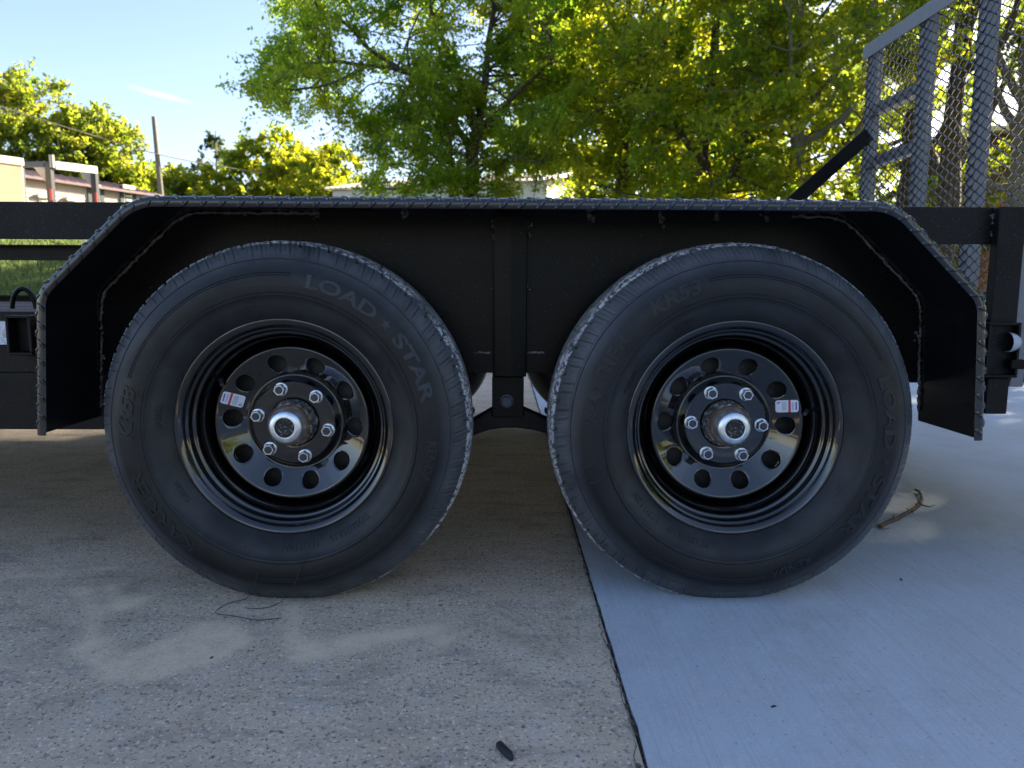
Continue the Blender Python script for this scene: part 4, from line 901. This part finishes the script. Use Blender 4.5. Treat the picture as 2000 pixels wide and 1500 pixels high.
# ------------------------------------------------------------------ buildings and parked trailers behind
def proj(P):
    d = np.array(P)-CO; z = d@AX_F; return 1000+CAM['foc']*(d@AX_R)/z, 750-CAM['foc']*(d@AX_U)/z
def along(P0, a_, px):
    w_ = np.array(P0)-CO; k = px-1000; return -(w_@AX_R*CAM['foc']-k*(w_@AX_F))/(a_@AX_R*CAM['foc']-k*(a_@AX_F))
class Local:      # a building's own axes: u along the wall, n outward, z up
    def __init__(s, o, u): s.o = np.array(o, float); s.u = np.array([u[0], u[1], 0]); s.n = np.array([u[1], -u[0], 0])
    def __call__(s, u, n, z): return np.array([s.o[0], s.o[1], 0])+s.u*u+s.n*n+np.array([0, 0, z])
    def box(s, mb, u0, u1, n0, n1, z0, z1):
        v = [s(u, n, z) for u in (u0, u1) for n in (n0, n1) for z in (z0, z1)]
        return mb.add(v, [(0, 1, 3, 2), (4, 6, 7, 5), (0, 4, 5, 1), (2, 3, 7, 6), (0, 2, 6, 4), (1, 5, 7, 3)])
# house with plum metal roof
E0 = at(102, 353, Y=34.); da = math.atan2((1644-985)/1400, 1); U = np.array([math.sin(da), math.cos(da)]); HL = Local(E0, U); ze = E0[2]
t_end = along(E0, np.array([U[0], U[1], 0]), 306); t_st = -11.; zg = 2.3
house = tag(empty('house', tuple(HL((t_st+t_end)/2, -3, 2.6))), 'cream sided house with plum metal roof behind the gooseneck trailer', 'house')
def hb(o): o.parent = house; o.matrix_parent_inverse = Matrix.Translation(-house.location); return o
mb = MB(); nb = 17; zb = np.linspace(zg, ze-.02, nb)
for i in range(nb-1):                                     # lap siding, each course leaning out at its foot
    v = [HL(u, n, z) for u in (t_st, t_end) for n, z in ((-.2, zb[i]), (.03, zb[i]), (.0, zb[i+1]), (-.2, zb[i+1]))]
    mb.add(v, [(0, 1, 5, 4), (1, 2, 6, 5), (2, 3, 7, 6), (0, 3, 2, 1), (4, 5, 6, 7)])
HL.box(mb, t_st, t_end, -6, -.2, zg, ze-.02); hb(mb.build('wall', 'siding'))
mb = MB(); v = []
for u in (t_st-.3, t_end+.35):
    for n, z in ((.35, ze-.09), (.35, ze+.03), (-3., ze+.80), (-6.3, ze+.03), (-6.3, ze-.09), (-3, ze+.68)): v.append(HL(u, n, z))
mb.add(v, [(0, 1, 2, 5), (5, 2, 3, 4), (6, 11, 8, 7), (11, 10, 9, 8), (0, 6, 7, 1), (1, 7, 8, 2), (2, 8, 9, 3), (3, 9, 10, 4), (4, 10, 11, 5), (5, 11, 6, 0)]); roof = hb(mb.build('roof', 'plum_roof'))
for k in range(34):
    u = t_st+.1+k*(t_end-t_st)/34; mb = MB(); v = []
    for uu in (u-.02, u+.02):
        for n, z in ((.36, ze+.02), (.36, ze+.06), (-3., ze+.84), (-3., ze+.79)): v.append(HL(uu, n, z))
    mb.add(v, [(0, 1, 2, 3), (7, 6, 5, 4), (0, 4, 5, 1), (1, 5, 6, 2), (2, 6, 7, 3), (3, 7, 4, 0)]); o = mb.build('roof_rib', 'plum_roof', roof)
def window(px0, px1, pyt, shutters=True, hh=1.1):
    ua, ub = along(E0, HL.u, px0), along(E0, HL.u, px1); zt = at((px0+px1)/2, pyt, Y=HL((ua+ub)/2, 0, 0)[1])[2]
    mb = MB(); HL.box(mb, ua, ub, .02, .07, zt-hh, zt); o = hb(mb.build('window', 'trim'))
    mb = MB(); HL.box(mb, ua+.06, ub-.06, .06, .085, zt-hh+.08, zt-.22); mb.build('pane', 'pane', o)
    for k in range(4):
        mb = MB(); z_ = zt-.34-k*.2; HL.box(mb, ua+.08, ub-.08, .087, .10, z_-.05, z_+.05); mb.build('blind_slat', 'trim', o)
    mb = MB(); HL.box(mb, ua-.1, ub+.1, .07, .2, zt-.16, zt+.02); mb.build('head_trim', 'trim', o)
    if shutters:
        for a_, b2 in ((ua-.22, ua-.01), (ub+.01, ub+.22)):
            mb = MB(); HL.box(mb, a_, b2, .03, .09, zt-hh, zt-.02); mb.build('shutter', 'shutter', o)
    for c in o.children: c.matrix_parent_inverse = Matrix.Identity(4)
window(177, 193, 362); window(240, 256, 363); window(72, 88, 380, False, .7); window(128, 142, 386, False, .7)
# white shed with ribbed tin roof
P0 = at(650, 371, Y=30.); P1 = at(1068, 354, Y=25.); zE = (P0[2]+P1[2])/2; d = (P1-P0)[:2]; Ln = np.linalg.norm(d); U2 = d/Ln; SL = Local(P0, U2)
shed = tag(empty('metal_shed', tuple(SL(Ln/2, -2, 1.4))), 'white sided shed with ribbed tin roof behind the big spreading tree', 'shed')
def sb(o): o.parent = shed; o.matrix_parent_inverse = Matrix.Translation(-shed.location); return o
def eave(u): return P0[2]+(P1[2]-P0[2])*u/Ln
mb = MB(); nb = 16
for i in range(nb):
    a_, b2 = i/nb, (i+1)/nb; f = lambda u, k: 1.2+(eave(u)-1.2)*k
    v = [SL(u, n, f(u, k)) for u in (0, Ln) for n, k in ((-.2, a_), (.025, a_), (0, b2), (-.2, b2))]; mb.add(v, [(0, 1, 5, 4), (1, 2, 6, 5), (2, 3, 7, 6), (0, 3, 2, 1), (4, 5, 6, 7)])
    v = [SL(Ln+o_, n, f(Ln, k)) for n in (0, -4.6) for o_, k in ((-.2, a_), (.025, a_), (0, b2), (-.2, b2))]; mb.add(v, [(0, 1, 5, 4), (1, 2, 6, 5), (2, 3, 7, 6), (0, 3, 2, 1), (4, 5, 6, 7)])
v = [SL(u, n, z) for u in (.05, Ln-.1) for n in (-4.6, -.2) for z in (1.2, eave(0)-.1)]; mb.add(v, [(0, 1, 3, 2), (4, 6, 7, 5), (0, 4, 5, 1), (2, 3, 7, 6), (0, 2, 6, 4), (1, 5, 7, 3)])
sb(mb.build('wall', 'white_siding'))
mb = MB(); v = []
for u in (-.25, Ln+.3):
    e = eave(u)
    for n, z in ((.25, e-.02), (.25, e+.04), (-2.3, e+.62), (-4.9, e+.04), (-4.9, e-.02), (-2.3, e+.56)): v.append(SL(u, n, z))
mb.add(v, [(0, 1, 2, 5), (5, 2, 3, 4), (6, 11, 8, 7), (11, 10, 9, 8), (0, 6, 7, 1), (1, 7, 8, 2), (2, 8, 9, 3), (3, 9, 10, 4), (4, 10, 11, 5), (5, 11, 6, 0)]); roof = sb(mb.build('roof', 'tin_roof'))
for k in range(36):
    u = -.2+k*(Ln+.45)/36; mb = MB(); v = []
    for uu in (u-.035, u+.035):
        e = eave(uu)
        for n, z in ((.27, e+.02), (.27, e+.08), (-2.3, e+.66), (-2.3, e+.61)): v.append(SL(uu, n, z))
    mb.add(v, [(0, 1, 2, 3), (7, 6, 5, 4), (0, 4, 5, 1), (1, 5, 6, 2), (2, 6, 7, 3), (3, 7, 4, 0)]); mb.build('roof_rib', 'tin_roof', roof)
# tan enclosed cargo trailer at the left edge
P0 = at(43, 309, Y=23.); CL = Local(P0, np.array([math.cos(R(55)), math.sin(R(55))])); zt = P0[2]; g0 = float(gz(P0[0], 23))
ct = tag(empty('cargo_trailer', tuple(CL(-2, -1, g0))), 'tan enclosed cargo trailer with cream roof trim parked on the lawn', 'trailer')
def cb(o): o.parent = ct; o.matrix_parent_inverse = Matrix.Translation(-ct.location); return o
mb = MB(); CL.box(mb, -4.2, 0, -2, 0, g0+.42, zt-.25); cb(mb.build('body', 'cargo', bevel=.03))
mb = MB(); CL.box(mb, -4.25, .04, -2.03, .03, zt-.249, zt); CL.box(mb, -4.25, .05, -2.04, .045, zt-.17, zt-.13); cb(mb.build('roof_trim', 'trim', bevel=.03))
mb = MB(); CL.box(mb, -4.2, .02, -2.02, .02, g0+.36, g0+.419); cb(mb.build('chassis', 'frame_black'))
for u in (-2.4, -1.6):
    mb = MB(); mb.revolve([(.0, -.1), (.2, -.1), (.33, -.09), (.35, -.02), (.35, .08), (.2, .1)], 28); o = mb.build('wheel', 'rubber', smooth=50); o.location = CL(u, .03, g0+.34); o.rotation_euler = (0, 0, math.atan2(CL.u[1], CL.u[0])); cb(o)
mb = MB(); CL.box(mb, .04, .08, -.16, -.08, g0+.9, zt-.3); cb(mb.build('door_bar', 'zinc'))
mb = MB(); CL.box(mb, .02, .09, -.5, -.18, zt-1.55, zt-1.45); cb(mb.build('latch', 'trim'))
# gooseneck trailer: portal of box tube with gussets
gn = tag(empty('gooseneck_trailer', tuple(at(96, 500, Y=24.)[:2])+(float(gz(-16, 24)),)), 'gooseneck trailer neck of black box tube with pale gussets', 'trailer')
def nb_(o): o.parent = gn; o.matrix_parent_inverse = Matrix.Translation(-gn.location); return o
A_ = at(96, 322, Y=24.); B_ = at(184, 333, Y=26.5); C_ = at(20, 322, Y=24.6); zg = float(gz(-16, 24))-.05
for nm, p in (('neck_post', A_), ('neck_post', B_)):
    nb_(MB().span((p[0]-.10, p[1]-.1, zg), (p[0]+.09, p[1]+.1, p[2]+.1)).build(nm, 'frame_black', bevel=.01))
    nb_(MB().span((p[0]+.02, p[1]-.125, p[2]-1.18), (p[0]+.10, p[1]-.103, p[2]-.82)).build('reflector', 'red'))
nb_(MB().bar(A_+np.array([.1, .05, 0]), B_+np.array([.09, -.1, 0]), .2, .26).build('top_beam', 'frame_pale', bevel=.01)); nb_(MB().bar(A_+np.array([-.1, 0, 0.02]), C_, .18, .18).build('top_beam', 'frame_black', bevel=.01))
for p, s_ in ((A_, -1), (B_, -1)):
    mb = MB(); x_ = p[0]+s_*.10; mb.prism([(x_, p[2]-.09), (x_, p[2]-.62), (x_+s_*.42, p[2]-.09)], p[1]-.04, p[1]+.04); nb_(mb.build('gusset', 'frame_pale'))
nb_(MB().tube([A_+np.array([.13, -.05, .32]), A_+np.array([.13, -.05, -.1])], .075, 12).build('coupler_head', 'frame_pale', smooth=50))
nb_(MB().span((C_[0]-3.5, 24.2, zg+.55), (B_[0]+.1, 26.6, zg+.75)).build('bed', 'frame_black'))
# utility pole and its wire
pb, pt = at(316, 395, Y=40.), at(300, 228, Y=40.); d = pt-pb; pb = pb-d*.6; gzp = float(gz(pb[0], 40))
o = MB().tube([pb, pb+(pt-pb)*.5, pt], [.17, .15, .11], 12).build('utility_pole', 'pole', smooth=60); tag(o, 'leaning wooden utility pole standing past the house', 'pole')
wp = dense(np.array([at(-120, 165, Y=36), at(10, 211, Y=37), at(160, 258, Y=38), at(304, 300, Y=39.85), at(430, 325, Y=42), at(545, 342, Y=44), at(640, 352, Y=47)]), 6)
tag(MB().tube(wp, .028, 6).build('overhead_wire', 'wire', smooth=80), 'sunlit overhead wire sagging past the utility pole', 'wire')
# brown shed seen through the gate
bx, by = pxy(1990, 19.5); g0 = float(gz(bx, by)); z0 = at(1960, 250, Y=19)[2]; x0 = at(1908, 300, Y=19)[0]
sh = tag(empty('board_shed', (bx, by, g0)), 'low brown board shed with pale roof edge behind the gate mesh', 'shed')
def s2(o): o.parent = sh; o.matrix_parent_inverse = Matrix.Translation(-sh.location); return o
for k in range(16): s2(MB().span((x0+k*.31, 19.0+random.uniform(0, .015), g0), (x0+k*.31+.295, 19.06, z0-.3 if not 3 <= k <= 8 else at(1960, 325, Y=19)[2]+.0)).build('board', 'shed')) if not 1 <= k <= 3 else s2(MB().span((x0+k*.31, 19.0, at(1960, 328, Y=19)[2]), (x0+k*.31+.295, 19.06, z0-.3)).build('board', 'shed'))
s2(MB().span((x0-.4, 18.7, z0-.13), (x0+5.4, 22, z0)).build('roof', 'trim')); s2(MB().span((x0-.02, 19.07, g0), (x0+5, 21.8, z0-.131)).build('inner_wall', 'shed'))
c_ = at(1945, 382, Y=18.4); tag(MB().span((c_[0]-.35, 18.1, float(gz(c_[0], 18.4))-.02), (c_[0]+.35, 18.7, c_[2]+.3)).build('storage_crate', 'shed_orange', bevel=.03), 'rust orange crate standing before the brown board shed', 'crate')
# tufts of grass on the slope seen between the rails
g = np.random.default_rng(9); n = 26000; yy = g.uniform(7.5, 22, n); xx = CO[0]+(yy+1.34)*g.uniform(-.74, -.58, n); zz = gz(xx, yy)
h_ = g.uniform(.05, .13, n); a_ = g.uniform(0, 6.28, n); wd = .012+yy*.0006
V = np.stack([np.stack([xx-np.cos(a_)*wd, yy-np.sin(a_)*wd, zz-.01], 1), np.stack([xx+np.cos(a_)*wd, yy+np.sin(a_)*wd, zz-.01], 1), np.stack([xx+g.normal(0, .03, n), yy+g.normal(0, .03, n), zz+h_], 1)], 1).reshape(-1, 3)
tag(np_quads('grass', V, np.arange(3*n).reshape(-1, 3), 'grassblade', attr=np.repeat(g.uniform(0, 1, n), 3)), 'short lawn grass on the slope behind the trailer', 'grass', kind='stuff')
